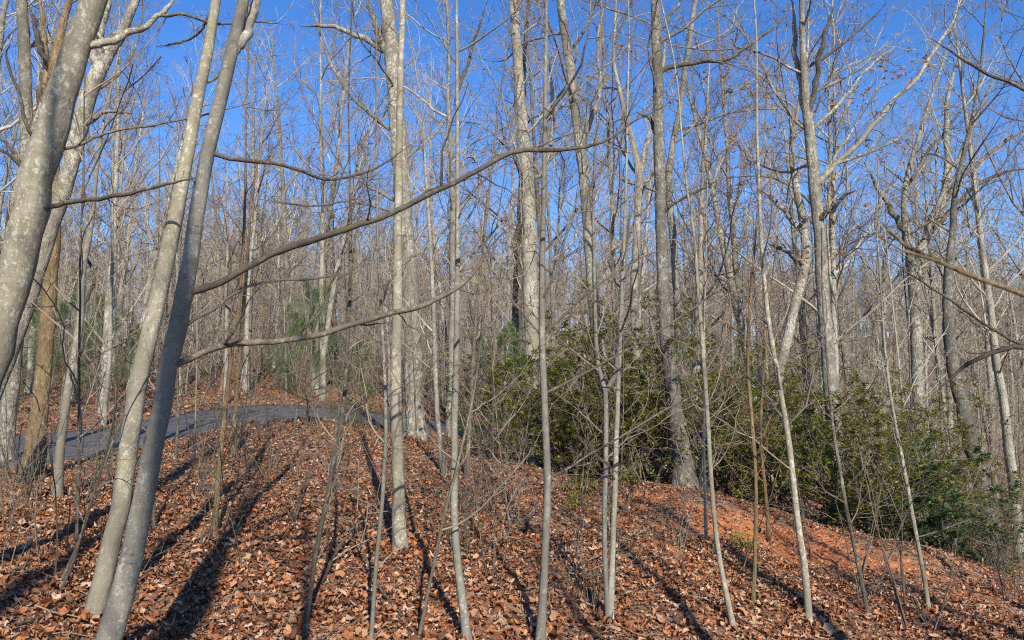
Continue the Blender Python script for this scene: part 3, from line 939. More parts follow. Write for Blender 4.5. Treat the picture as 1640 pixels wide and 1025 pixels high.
traced_tree("sapling", "grey sapling slanting right across the middle bank toward the pine", "sapling",
            "668,1035,7 695,902,6.5 715,812,6 736,732,5 762,612,4.5 775,500,4 790,400,3", "branch", "brown", up=1.5, auto=(9, 0.3, 1.0), llen=0.18, stem="stem", sub=(5, 3, 0))
traced_tree("clump_stem", "pale stem leaning left out of the clump at the centre crest", "sapling",
            "712,765,10 704,700,10 698,620,9 695,512,8 690,400,7 682,280,5", "smoothgrey", "pale", up=3, auto=(10, 0.35, 1.0), llen=0.2, stem="stem", sub=(5, 3, 0))
traced_tree("clump_stem", "darker stem leaning right out of the clump at the centre crest", "sapling",
            "746,770,10 752,690,9 756,620,8 762,512,7 775,380,5 790,250,4", "branch", "brown", up=3, auto=(10, 0.35, 1.0), llen=0.2, stem="stem", sub=(5, 3, 0))
traced_tree("brown_sapling", "reddish-brown thin sapling in front of the shrubs between the two straight saplings", "sapling",
            "1206,970,8 1210,860,8 1210,762,7 1203,660,7 1197,560,6 1205,440,5 1215,320,3", "brown", "red", up=1.5, auto=(9, 0.3, 1.0), llen=0.16, stem="stem", sub=(5, 3, 0))
traced_tree("brown_sapling", "short tan sapling leaning beside the reddish-brown one", "sapling",
            "1232,865,8 1226,790,7 1218,700,6 1222,610,5 1230,520,3", "brown", "red", up=1.2, auto=(8, 0.3, 1.0), llen=0.2, stem="stem", sub=(4, 3, 0))
# branches reaching in from trees beside the viewpoint
traced_tree("roadside_sapling", "sapling just out of view whose blurred brown twig pokes in near the lens", "sapling",
            "2120,1300,24 2110,900,22 2090,600,18 2070,300,12", "branch", "red", depth=1.75, up=0.8, auto=(0, 0, 0), stem="stem",
            limbs=[("2090,600,12 1900,560,9 1740,505,8 1640,473,7.5 1560,442,7.5 1500,418,7 1450,402,6 1405,379,4", -0.1, "brown", 1), ("1478,410,8 1450,393,6 1430,375,6 1411,357,4", 0.0, "brown", 1)], flare=0.0)
traced_tree("edge_tree", "tree standing outside the edge, one dark limb reaching in and drooping over the shrubs", "tree",
            "1830,1010,34 1820,800,30 1805,600,28 1795,400,24 1790,200,18", "dark", "brown", depth=8.5, up=3, auto=(7, 0.5, 1.0), llen=0.3,
            limbs=[("1808,600,12 1730,560,9 1640,556,8 1610,560,7.5 1570,572,7 1530,600,6 1495,632,4", -0.3, "dark"), ("1640,556,6 1610,540,5 1570,515,4 1520,480,4 1460,440,3 1400,400,2", 0.5, "dark"),
                   ("1795,240,9 1720,190,7 1640,142,6 1580,118,5 1520,80,4 1490,60,3", 0.4, "dark")], kx=1.0)
fx_, fy_, fz_ = [], [], []
lgd = np.random.default_rng(61)
for o in col.objects:
    if o.type == 'EMPTY' and o.get("category") in ("tree", "sapling") and 4 < o.location.y < 20:
        big = o.get("category") == "tree"
        k = 60 if big else 22
        a_ = lgd.random(k) * 6.283
        r_ = (0.13 if big else 0.05) + (0.22 if big else 0.12) * lgd.random(k)
        fx_.append(o.location.x + np.cos(a_) * r_)
        fy_.append(o.location.y + np.sin(a_) * r_)
        fz_.append((0.10 if big else 0.05) * np.exp(-r_ / 0.2) * lgd.random(k))
fx_, fy_, fz_ = map(np.concatenate, (fx_, fy_, fz_))
dp = np.stack([fx_, fy_, terr(fx_, fy_) + 0.02 + fz_], 1)
link("leaf_drifts", mkmesh("leaf_drifts", [scatter_leaves(dp, 0.05 + 0.06 * lgd.random(len(dp)), 1, lgd, tilt=0.8, curl=1.2)], smooth=False), M_LEAF, kind="stuff")

LMN = {"warm brown": "brown tree", "crooked young tan": "crooked tree", "nearer leaning": "twin stems", "thin yellowish": "yellowish tree",
       "dark slanting sapling low": "dark sapling", "straight smooth young": "straight trunk", "slim grey young": "curved tree",
       "tall slender grey": "slender stem", "forks into a Y": "Y-forked sapling", "tall straight oak": "tall oak", "stem slants left": "slanting sapling",
       "reddish-brown thin": "reddish sapling", "thin straight tan": "tan sapling", "large pale oak behind": "pale oak", "thin pale sapling growing": "pale sapling",
       "thick grey trunk": "tilting trunk"}
MARKS = [(nm, p) for lab, p in PATHS for key, nm in LMN.items() if key in lab]
PENDING = []


def pix(x, y, z):
    d = y * CT + (z - EYE) * ST
    return 820 + FPX * x / d, 512.5 - FPX * (-y * ST + (z - EYE) * CT) / d


def gap(x, y, h):
    """which two landmark stems the point h above the ground at (x, y) is seen between"""
    px, py = pix(x, y, terr1(x, y) + h)
    row = sorted((float(np.interp(-py, -p[:, 1], p[:, 0])), nm) for nm, p in MARKS)
    lo = [nm for q, nm in row if q <= px]
    hi = [nm for q, nm in row if q > px]
    if not lo:
        return "outside the " + hi[0]
    if not hi:
        return "out past the " + lo[-1]
    return "between %s and %s" % (lo[-1], hi[0])


def settle_labels():
    """same wording twice: tell the pair apart by depth; three or more: keep sharing"""
    by = {}
    for o, lab, grp in PENDING:
        by.setdefault(lab, []).append((o, grp))
    num = ["", "", "two", "three", "four", "five", "six", "seven", "eight"]
    nth = ["nearest", "second nearest", "third nearest", "fourth nearest", "fifth nearest", "sixth nearest", "seventh nearest", "farthest"]
    for lab, os_ in by.items():
        os_.sort(key=lambda e: e[0].location.y)
        n = len(os_)
        for i, (o, grp) in enumerate(os_):
            if 1 < n <= 8:
                o["label"] = "%s of %s: %s" % ("farthest" if i == n - 1 else nth[i], num[n], lab)
            else:
                o["label"] = lab
                o["group"] = os_[0][1]
    PENDING.clear()


# ------------------------------------------------------------------ the wood behind: one of each build, then copies
BARKS_MID = ["lichen", "pale", "smoothgrey", "pale", "pale", "smooth", "branch", "lichen"]


def proto(lg, h, r, nl, t0, llen, sub, twr, sway=1.0):
    n = 20
    t = np.linspace(0, 1, n)
    w = np.cumsum(lg.normal(size=(n, 2)) * 0.012 * h / 8, axis=0)
    w = (w - w[0]) * sway
    ln = lg.normal(size=2) * 0.05 * h * sway
    P = np.stack([w[:, 0] + ln[0] * t ** 1.5, w[:, 1] + ln[1] * t ** 1.5, -0.3 + (h + 0.3) * t], 1)[None]
    Rr = (r * (1 - 0.85 * t) * (1 + 0.4 * np.exp(-t * h / 0.5)))[None]
    lP, lR = grow(P, Rr, nl, t0, 1.0, (25, 60), llen, 9, 0.13, 0.07, 0.0085, lg, 0.010)
    bP, bR = grow(lP, lR, sub[0], 0.15, 1.0, (25, 58), 0.45, 6, 0.19, 0.05, 0.0095, lg, min(0.009, 1.5 * twr))
    tP, tR = grow(bP, bR, sub[1], 0.2, 1.0, (28, 60), 0.46, 4, 0.20, 0.03, 0.012, lg, twr)
    ch = [tubes(lP, lR, 5), tubes(bP, bR, 4), tubes(tP, tR, 3)]
    if sub[2]:
        uP, uR = grow(tP, tR, sub[2], 0.3, 1.0, (30, 60), 0.5, 3, 0.15, 0.03, 0.010, lg, twr * 0.8)
        ch.append(tubes(uP, uR, 3))
    return tubes(P, Rr, 9, 0.03, lg), ch


lgp = np.random.default_rng(77)
PROTO = []
for q in range(12):
    if q < 8:
        tr, ch = proto(lgp, 14 + 6 * lgp.random(), 0.13 + 0.09 * lgp.random(), 20, 0.26 + 0.15 * lgp.random(), 0.30, (8, 5, 2), 0.0062)
    else:
        tr, ch = proto(lgp, 7 + 4 * lgp.random(), 0.05 + 0.03 * lgp.random(), 14, 0.2, 0.28, (6, 4, 2), 0.0048)
    tm, cm = mkmesh("trunk", [tr]), mkmesh("crown", ch)
    tm.materials.append(BARK["lichen"])
    cm.materials.append(TWIG["pale"])
    PROTO.append((tm, cm))


def place_proto(q, name, label, cat, x, y, s, rz, group, bk, tw, lean=(0, 0)):
    o = thing(name, label, cat, (x, y, terr1(x, y) - 0.05), group, rz)
    o.rotation_euler = (lean[0], lean[1], rz)
    o.scale = (s, s, s)
    for nm, me, mt in (("trunk", PROTO[q][0], BARK[bk]), ("crown", PROTO[q][1], TWIG[tw])):
        c = bpy.data.objects.new(nm, me)
        c.parent = o
        c.material_slots[0].link = 'OBJECT'
        c.material_slots[0].material = mt
        col.objects.link(c)
    return o


ZONES = [   # name, s-range, depth-range, how many, label
    ("slope_tree", (-0.80, -0.36), (21, 42), 14, "bare tree on the leafy slope just across the paved drive", "bare trees across the drive"),
    ("slope_tree", (-0.36, -0.10), (27, 44), 11, "bare tree on the rise where the paved drive bends out of sight", "bare trees at the bend of the drive"),
    ("slope_tree", (-0.10, 0.18), (22, 42), 11, "bare tree on the slope behind the pines and the middle of the shrubs", "bare trees behind the middle shrubs"),
    ("slope_tree", (0.18, 0.46), (20, 42), 11, "bare tree on the slope behind the tall oak and the large pale oak", "bare trees behind the oaks"),
    ("slope_tree", (0.46, 0.80), (22, 44), 12, "bare tree in the hollow beyond the far end of the shrubs", "bare trees in the hollow"),
    ("hillside_tree", (-0.80, -0.20), (44, 78), 40, "distant bare tree high on the hillside above the drive", "distant bare trees above the drive"),
    ("hillside_tree", (-0.20, 0.25), (44, 78), 32, "distant bare tree on the hillside behind the middle of the bank", "distant bare trees behind the bank"),
    ("hillside_tree", (0.25, 0.82), (46, 80), 42, "distant bare tree on the grey hillside past the shrubs", "distant bare trees past the shrubs"),
]
lgz = np.random.default_rng(21)
taken = [np.array(o.location[:2]) for o in col.objects if o.type == 'EMPTY']
for name, (s0, s1), (y0, y1), n, label, group in ZONES:
    k = 0
    tries = 0
    while k < n and tries < 4000:
        tries += 1
        y = math.sqrt(y0 ** 2 + (y1 ** 2 - y0 ** 2) * lgz.random())
        x = (s0 + (s1 - s0) * lgz.random()) * y
        if road_dist(np.array([x]), np.array([y]))[0] < 3.2:
            continue
        if min(np.hypot(x - t[0], y - t[1]) for t in taken) < (1.2 if y < 44 else 1.8):
            continue
        taken.append(np.array([x, y]))
        q = int(lgz.integers(0, 12)) if lgz.random() < 0.6 else int(lgz.integers(0, 8))
        bk = BARKS_MID[int(lgz.integers(0, len(BARKS_MID)))]
        o = place_proto(q, name, label, "tree", x, y, 0.8 + 0.4 * lgz.random(), lgz.random() * 6.28, group,
                        bk, ("pale", "pale", "brown", "dark")[int(lgz.integers(0, 4))], lgz.normal(size=2) * 0.045)
        word = {"lichen": "mottled grey", "pale": "pale furrowed", "smoothgrey": "smooth grey", "smooth": "smooth tan", "branch": "grey-brown"}[bk]
        size = "small" if q >= 8 else "tall"
        where = {"slope_tree": "on slope", "hillside_tree": "far uphill"}[name]
        PENDING.append((o, "%s %s tree %s %s" % (size, word, where, gap(x, y, 1.5)), group))
        k += 1
settle_labels()
# trees along the road behind the viewpoint, whose shadows lie across the bank
lgv = np.random.default_rng(88)
VERGE = []
for q in range(3):
    tr, ch = proto(lgv, 10.5, 0.165, 9, 0.55, 0.22, (6, 4, 1), 0.003, 0.25)
    tm, cm = mkmesh("trunk", [tr]), mkmesh("crown", ch)
    tm.materials.append(BARK["lichen"])
    cm.materials.append(TWIG["brown"])
    PROTO.append((tm, cm))
for q, (px, py, back, s) in enumerate([(298, 1015, 8, 0.85), (248, 1020, 11, 0.9), (1110, 1000, 9, 0.85), (1345, 1028, 9, 1.1), (1610, 1010, 10, 1.0), (1490, 1012, 12, 0.9), (110, 905, 11, 1.0), (940, 1015, 10, 0.7), (520, 1010, 9, 0.7)]):
    g = ground(px, py)
    place_proto(12 + q % 3, "verge_tree", "bare young tree on the verge behind the viewpoint", "tree", g[0] + 0.238 * back, g[1] - 0.971 * back, s, q * 1.3, "bare trees behind the viewpoint", "lichen", "brown")

# the far wood and the thicket of whips below the trees read as masses: scattered by geometry nodes
def scatter(name, pts, scl, rot, meshes, lg):
    me = bpy.data.meshes.new(name)
    me.from_pydata([tuple(p) for p in pts], [], [])
    n = len(pts)
    a = me.attributes.new("scl", 'FLOAT', 'POINT')
    a.data.foreach_set("value", np.asarray(scl, np.float32))
    a = me.attributes.new("rot", 'FLOAT_VECTOR', 'POINT')
    a.data.foreach_set("vector", np.asarray(rot, np.float32).ravel())
    a = me.attributes.new("pick", 'INT', 'POINT')
    a.data.foreach_set("value", lg.integers(0, len(meshes), n).astype(np.int32))
    pool = bpy.data.collections.new(name + "_pool")
    for i, m_ in enumerate(meshes):
        pool.objects.link(bpy.data.objects.new(name + "_kind", m_))
    ng = bpy.data.node_groups.new(name, 'GeometryNodeTree')
    ng.interface.new_socket("Geometry", in_out='INPUT', socket_type='NodeSocketGeometry')
    ng.interface.new_socket("Geometry", in_out='OUTPUT', socket_type='NodeSocketGeometry')
    gi, go = ng.nodes.new("NodeGroupInput"), ng.nodes.new("NodeGroupOutput")
    ci = ng.nodes.new("GeometryNodeCollectionInfo")
    ci.inputs["Collection"].default_value = pool
    ci.inputs["Separate Children"].default_value = True
    ci.inputs["Reset Children"].default_value = True
    ip = ng.nodes.new("GeometryNodeInstanceOnPoints")
    ip.inputs["Pick Instance"].default_value = True

    def named(nm, ty):
        q = ng.nodes.new("GeometryNodeInputNamedAttribute")
        q.data_type = ty
        q.inputs["Name"].default_value = nm
        return q.outputs["Attribute"]
    L = ng.links.new
    L(gi.outputs[0], ip.inputs["Points"])
    L(ci.outputs[0], ip.inputs["Instance"])
    L(named("pick", 'INT'), ip.inputs["Instance Index"])
    L(named("rot", 'FLOAT_VECTOR'), ip.inputs["Rotation"])
    L(named("scl", 'FLOAT'), ip.inputs["Scale"])
    L(ip.outputs[0], go.inputs[0])
    o = link(name, me, kind="stuff")
    md = o.modifiers.new("scatter", 'NODES')
    md.node_group = ng
    return o


def two_mat(me_chunks_a, me_chunks_b, ma, mb):
    me = mkmesh("scatter_kind", me_chunks_a + me_chunks_b)
    na = sum(len(f) for _, f in me_chunks_a)
    idx = np.zeros(len(me.polygons), np.int32)
    idx[na:] = 1
    me.materials.append(ma)
    me.materials.append(mb)
    me.polygons.foreach_set("material_index", idx)
    return me


lgf = np.random.default_rng(9)
FAR = []
for q in range(7):
    tr, ch = proto(lgf, 13 + 6 * lgf.random(), 0.13 + 0.07 * lgf.random(), 16, 0.18 + 0.15 * lgf.random(), 0.28, (6, 5, 2), 0.012)
    FAR.append(two_mat([tr], ch, BARK[("pale", "lichen", "smoothgrey")[q % 3]], TWIG["pale" if q % 3 else "brown"]))
nf = 1700
fy = np.sqrt(76 ** 2 + (178 ** 2 - 76 ** 2) * lgf.random(nf))
fx = (lgf.random(nf) * 2 - 1) * 0.92 * fy
fz = terr(fx, fy, road=False) - 0.2
scatter("far_woods", np.stack([fx, fy, fz], 1), 0.7 + 0.45 * lgf.random(nf), np.stack([lgf.normal(size=nf) * 0.05, lgf.normal(size=nf) * 0.05, lgf.random(nf) * 6.28], 1), FAR, lgf)

WHIP = []
for q in range(8):
    tr, ch = proto(lgf, 3.5 + 5 * lgf.random(), 0.018 + 0.03 * lgf.random(), 14, 0.12, 0.26, (5, 4, 1), 0.0055)
    WHIP.append(two_mat([tr], ch, BARK[("branch", "smoothgrey", "pale", "brown")[q % 4]], TWIG["brown" if q % 2 else "pale"]))
nw = 1800
wy = np.sqrt(17 ** 2 + (85 ** 2 - 17 ** 2) * lgf.random(nw))
wx = (lgf.random(nw) * 2 - 1) * 0.85 * wy
ok = (road_dist(wx, wy) > 3.0) & ~((wx / wy < -0.12) & (wy < 33) & (lgf.random(nw) < 0.8)) & ~((wx / wy >= -0.12) & (wy < 24) & (lgf.random(nw) < 0.85))
wx, wy = wx[ok], wy[ok]
nw = len(wx)
scatter("undergrowth", np.stack([wx, wy, terr(wx, wy) - 0.05], 1), 0.6 + 0.7 * lgf.random(nw), np.stack([lgf.normal(size=nw) * 0.1, lgf.normal(size=nw) * 0.1, lgf.random(nw) * 6.28], 1), WHIP, lgf)

# ------------------------------------------------------------------ evergreen shrubs and pines
def blades(tips, dirs, per, length, width, lg, spread, droop=0.0, fold=0.25):
    """per narrow folded leaves round every tip"""
    M = len(tips)
    az = (np.arange(per)[None] * 2 * math.pi / per + lg.random((M, 1)) * 6.28 + lg.normal(size=(M, per)) * 0.35)
    U = nrm(np.cross(dirs, np.where(np.abs(dirs[:, 2:3]) > 0.9, np.array([1.0, 0, 0]), np.array([0, 0, 1.0]))))
    V = np.cross(dirs, U)
    an = np.radians(spread[0] + (spread[1] - spread[0]) * lg.random((M, per)))
    d = np.cos(an)[..., None] * dirs[:, None] + np.sin(an)[..., None] * (np.cos(az)[..., None] * U[:, None] + np.sin(az)[..., None] * V[:, None])
    d[..., 2] -= droop
    d = nrm(d).reshape(-1, 3)
    K = M * per
    L = length * (0.65 + 0.6 * lg.random(K))[:, None]
    w = width * (0.8 + 0.4 * lg.random(K))[:, None]
    b0 = np.repeat(tips, per, 0) - np.repeat(dirs, per, 0) * (lg.random((K, 1)) * length * 0.7)
    side = nrm(np.cross(d, np.array([0, 0, 1.0]) + 0.3 * lg.normal(size=(K, 3))))
    nr = np.cross(side, d)
    return b0, d, L, w, side, nr


def laurel_leaves(tips, dirs, per, length, width, lg, spread=(40, 85), droop=0.15):
    b0, d, L, w, side, nr = blades(tips, dirs, per, length, width, lg, spread, droop)
    K = len(b0)
    m1 = b0 + d * L * 0.45
    V = np.stack([b0, m1 + side * w * 0.5 + nr * w * 0.18, m1 - side * w * 0.5 + nr * w * 0.18, b0 + d * L - nr * L * 0.08, m1], 1)
    o = (np.arange(K) * 5)[:, None, None]
    F = np.array([[0, 1, 4], [0, 4, 2], [1, 3, 4], [4, 3, 2]])[None]
    return V.reshape(-1, 3), (o + F).reshape(-1, 3)


def shrub_proto(lg, h, ns, per, length, width, spread_r):
    n = 8
    a = np.arange(ns) * 2.4 + lg.random(ns)
    d = np.stack([np.cos(a) * (0.35 + 0.5 * lg.random(ns)), np.sin(a) * (0.35 + 0.5 * lg.random(ns)), np.ones(ns)], 1)
    d = nrm(d)
    P = np.zeros((ns, n, 3))
    P[:, 0] = np.stack([np.cos(a), np.sin(a), np.zeros(ns)], 1) * 0.15 * lg.random((ns, 1)) - [0, 0, 0.1]
    L = h * (0.75 + 0.45 * lg.random(ns))
    for q in range(1, n):
        d = nrm(d + lg.normal(size=(ns, 3)) * 0.14 * [1, 1, 0.5])
        P[:, q] = P[:, q - 1] + d * (L / (n - 1))[:, None]
    Rr = 0.02 * (1 - 0.75 * np.linspace(0, 1, n))[None] * (0.7 + 0.6 * lg.random((ns, 1)))
    bP, bR = grow(P, Rr, 9, 0.12, 1.0, (35, 75), spread_r, 6, 0.15, 0.05, 0.012, lg, 0.004)
    tP, tR = grow(bP, bR, 5, 0.25, 1.0, (30, 65), 0.5, 4, 0.18, 0.05, 0.012, lg, 0.0025)
    tips = np.concatenate([tP[:, -1], tP[:, 2], bP[:, -1]])
    dirs = nrm(np.concatenate([tP[:, -1] - tP[:, -2], tP[:, 2] - tP[:, 1], bP[:, -1] - bP[:, -2]]) + [0, 0, 0.25])
    keep = lg.random(len(tips)) < 0.72
    lv = laurel_leaves(tips[keep], dirs[keep], per, length, width, lg)
    return mkmesh("stems", [tubes(P, Rr, 6), tubes(bP, bR, 4), tubes(tP, tR, 3)]), mkmesh("foliage", [lv], smooth=False)


lgs = np.random.default_rng(31)
LAUREL = [shrub_proto(lgs, 2.5 + 0.5 * lgs.random(), 13, 9, 0.088, 0.033, 0.34) for _ in range(5)]
HOLLY = [shrub_proto(lgs, 1.9, 13, 9, 0.085, 0.034, 0.36) for _ in range(2)]
for st, fo in LAUREL:
    st.materials.append(BARK["branch"])
    fo.materials.append(M_LAUREL)
for st, fo in HOLLY:
    st.materials.append(BARK["branch"])
    fo.materials.append(M_HOLLY)


def place_shrub(pr, name, label, x, y, s, group=None, sz=1.0):
    o = thing(name, label, "shrub", (x, y, terr1(x, y) - 0.03), group, lgs.random() * 6.28)
    o.scale = (s, s, s * sz)
    for nm, me in (("stems", pr[0]), ("foliage", pr[1])):
        c = bpy.data.objects.new(nm, me)
        c.parent = o
        col.objects.link(c)
    return o


SHR = [   # px of the crown centre, depth, scale, label
    (800, 15.5, 0.75, "smallest laurel, low at the left end of the shrub row by the pine"),
    (905, 16.0, 1.15, "laurel just behind the tall slender grey stem"),
    (940, 17.8, 1.35, "tallest laurel, rising behind the Y-forked sapling's lower stem"),
    (985, 15.4, 1.0, "yellow-green sunlit laurel between the Y-forked sapling and the tall oak"),
    (1035, 15.0, 1.05, "laurel tucked against the near side of the tall oak's trunk"),
    (1050, 18.0, 1.25, "laurel behind the tall oak's trunk, partly hidden by it"),
    (1150, 15.8, 1.0, "laurel beside the tall oak, behind the sapling that slants past the clay"),
    (1165, 18.5, 1.2, "laurel in the back row, behind the slanting sapling"),
    (1225, 15.0, 0.95, "laurel above the clay scar behind the reddish-brown sapling"),
    (1255, 18.0, 1.2, "laurel in the back row left of the large pale oak"),
    (1300, 14.2, 0.95, "dark laurel hanging over the brightest clay scar"),
    (1365, 14.0, 0.95, "laurel at the foot of the large pale oak"),
    (1370, 17.5, 1.15, "laurel behind the foot of the large pale oak"),
    (1425, 15.5, 0.95, "laurel between the large pale oak and the glossy dark bush"),
    (1450, 18.5, 1.15, "laurel in the back row above the glossy dark bush"),
    (1535, 19.0, 0.9, "laurel at the foot of the thick tilting trunk"),
]
for i, (px, dep, s, lab) in enumerate(SHR):
    x = (px - 820) / 1215.0 * dep
    place_shrub(LAUREL[i % 5], "laurel_shrub", lab, x, dep, s, "laurel shrubs along the crest")
for px, dep, s, lab in [(1490, 13.2, 0.95, "dense glossy dark green bush overhanging the bank behind the thin pale sapling"),
                        (1545, 14.2, 0.75, "smaller glossy dark bush joined to the far side of the dense one")]:
    place_shrub(HOLLY[0 if px == 1490 else 1], "evergreen_bush", lab, (px - 820) / 1215.0 * dep, dep, s)


def pine_proto(lg, h, whorls, tufts):
    n = 12
    t = np.linspace(0, 1, n)
    P = np.stack([0.03 * np.sin(t * 5), 0.03 * np.cos(t * 4), -0.1 + (h + 0.1) * t], 1)[None]
    Rr = (0.012 * h * (1 - 0.9 * t))[None]
    lP, lR = grow(P, Rr, whorls, 0.10, 0.98, (55, 92), 0.46, 8, 0.10, 0.03, 0.012, lg, 0.004, taperlen=0.85)
    bP, bR = grow(lP, lR, 8, 0.2, 1.0, (35, 65), 0.42, 5, 0.14, 0.04, 0.01, lg, 0.003)
    tP, tR = grow(bP, bR, 3, 0.3, 1.0, (30, 60), 0.5, 4, 0.14, 0.05, 0.01, lg, 0.002)
    tips = np.concatenate([bP[:, -1], bP[:, 3], lP[:, -1], tP[:, -1], tP[:, 2]])
    dirs = nrm(np.concatenate([bP[:, -1] - bP[:, -2], bP[:, 3] - bP[:, 2], lP[:, -1] - lP[:, -2], tP[:, -1] - tP[:, -2], tP[:, 2] - tP[:, 1]]) + [0, 0, 0.2])
    b0, d, L, w, side, nr = blades(tips, dirs, tufts, 0.125, 0.0026, lg, (15, 75), 0.02)
    b0 = b0 - d * 0.02 + np.repeat(dirs, tufts, 0) * (lg.random((len(b0), 1)) - 0.75) * 0.3 + lg.normal(size=b0.shape) * 0.02
    K = len(b0)
    V = np.stack([b0 - side * w, b0 + side * w, b0 + d * L], 1).reshape(-1, 3)
    F = np.arange(K * 3).reshape(-1, 3)
    return mkmesh("trunk", [tubes(P, Rr, 8)]), mkmesh("branches", [tubes(lP, lR, 5), tubes(bP, bR, 3), tubes(tP, tR, 3)]), mkmesh("needles", [(V, F)], smooth=False)


PINE = [pine_proto(lgs, 3.6, 24, 12), pine_proto(lgs, 3.2, 19, 12)]
for tr, br, ne in PINE:
    tr.materials.append(BARK["dark"])
    br.materials.append(BARK["branch"])
    ne.materials.append(M_NEEDLE)
for i, (px, dep, s, lab) in enumerate([
        (20, 25, 1.25, "young pine behind the leaning nearest trunk across the drive"),
        (95, 27, 1.35, "young pine across the drive between the brown-barked tree and the crooked young one"),
        (150, 28, 1.2, "young pine across the drive past the crooked young tree"),
        (215, 30, 1.0, "small pine across the drive behind the twin leaning stems"),
        (492, 17.2, 0.95, "small thin pine beside the drive at the top of the bank"),
        (806, 17.0, 1.05, "bright green young pine behind the clump of stems on the crest"),
        (1225, 24, 0.9, "dull green pine behind the back row of laurels"), (575, 21.5, 0.8, "small pine at the bend where the drive disappears"), (455, 33, 1.1, "dull pine on the slope beyond the bend of the drive")]):
    o = thing("young_pine", lab, "pine", ((px - 820) / 1215.0 * dep, dep, terr1((px - 820) / 1215.0 * dep, dep)), "young pines", i * 1.9)
    o.scale = (s, s, s)
    for nm, me in zip(("trunk", "branches", "needles"), PINE[i % 2]):
        c = bpy.data.objects.new(nm, me)
        c.parent = o
        if nm != "trunk":
            c["kind"] = "stuff"
        col.objects.link(c)

# ------------------------------------------------------------------ undergrowth: bare brush, whips and fallen sticks
def brush_proto(lg, ns, h, r):
    n = 8
    a = lg.random(ns) * 6.28
    d = nrm(np.stack([np.cos(a) * 0.35 * lg.random(ns), np.sin(a) * 0.35 * lg.random(ns), np.ones(ns)], 1))
    P = np.zeros((ns, n, 3))
    P[:, 0] = np.stack([np.cos(a), np.sin(a), np.zeros(ns)], 1) * 0.12 * lg.random((ns, 1)) - [0, 0, 0.05]
    L = h * (0.5 + 0.7 * lg.random(ns))
    for q in range(1, n):
        d = nrm(d + lg.normal(size=(ns, 3)) * 0.09)
        P[:, q] = P[:, q - 1] + d * (L / (n - 1))[:, None]
    Rr = r * (0.6 + 0.7 * lg.random((ns, 1))) * (1 - 0.75 * np.linspace(0, 1, n))[None]
    bP, bR = grow(P, Rr, 6, 0.25, 1.0, (30, 65), 0.3, 5, 0.12, 0.03, 0.008, lg, 0.0018)
    tP, tR = grow(bP, bR, 3, 0.2, 1.0, (30, 60), 0.4, 3, 0.15, 0.02, 0.008, lg, 0.0013)
    return mkmesh("stems", [tubes(P, Rr, 6)]), mkmesh("twigs", [tubes(bP, bR, 3), tubes(tP, tR, 3)])


lgb = np.random.default_rng(41)
BRUSH = [brush_proto(lgb, 4, 1.5, 0.007), brush_proto(lgb, 7, 1.3, 0.006), brush_proto(lgb, 3, 2.4, 0.010), brush_proto(lgb, 9, 1.0, 0.005), brush_proto(lgb, 1, 2.8, 0.011), brush_proto(lgb, 2, 2.0, 0.009)]
for st, tw in BRUSH:
    st.materials.append(BARK["branch"])
    tw.materials.append(TWIG["brown"])
BZ = [((-0.68, -0.42), (5.6, 12), 20, "bare twiggy brush on the leafy bank below the drive near the leaning trees", "bare brush by the leaning trees"),
      ((-0.42, -0.12), (6.0, 14), 24, "bare twiggy brush on the bank between the twin stems and the straight young trunk", "bare brush on the middle bank"),
      ((-0.12, 0.18), (6.2, 12), 18, "bare twiggy brush on the bank below the crest clump and the laurels", "bare brush below the laurels"),
      ((0.18, 0.68), (7.6, 10.8), 14, "bare thin whip or brush on the lower bank around the clay scar", "bare brush round the clay scar"),
      ((0.56, 0.74), (12.5, 19), 30, "bare brush at the far lower end of the bank beside the glossy bush", "bare brush by the glossy bush"),
      ((-0.235, -0.14), (18, 22.5), 16, "bare brush at the bend of the drive", "bare brush at the bend of the drive"),
      ((-0.7, -0.05), (15, 24), 10, "bare brush along the edge of the paved drive", "bare brush along the drive")]
for (s0, s1), (y0, y1), n, lab, grp in BZ:
    for k in range(n):
        y = y0 + (y1 - y0) * lgb.random()
        x = (s0 + (s1 - s0) * lgb.random()) * y
        if road_dist(np.array([x]), np.array([y]))[0] < 2.8:
            continue
        o = thing("bare_bush", lab, "brush", (x, y, terr1(x, y)), grp, lgb.random() * 6.28)
        o.rotation_euler = (lgb.normal() * 0.15, lgb.normal() * 0.15, lgb.random() * 6.28)
        s = 0.6 + 0.6 * lgb.random()
        o.scale = (s, s, s)
        bi = int(lgb.integers(0, len(BRUSH)))
        pr = BRUSH[bi]
        PENDING.append((o, "%s %s %s" % (("bare four-stemmed bush", "thick bare bush", "tall three-stemmed bare bush", "low dense bare bush", "single bare whip", "pair of bare whips")[bi],
                                         ("by drive" if x < 0 else "on low ground") if y > 12.5 else "on bank", gap(x, y, 0.4)), grp))
        for nm, me in (("stems", pr[0]), ("twigs", pr[1])):
            c = bpy.data.objects.new(nm, me)
            c.parent = o
            if nm == "twigs":
                c["kind"] = "stuff"
            col.objects.link(c)


settle_labels()

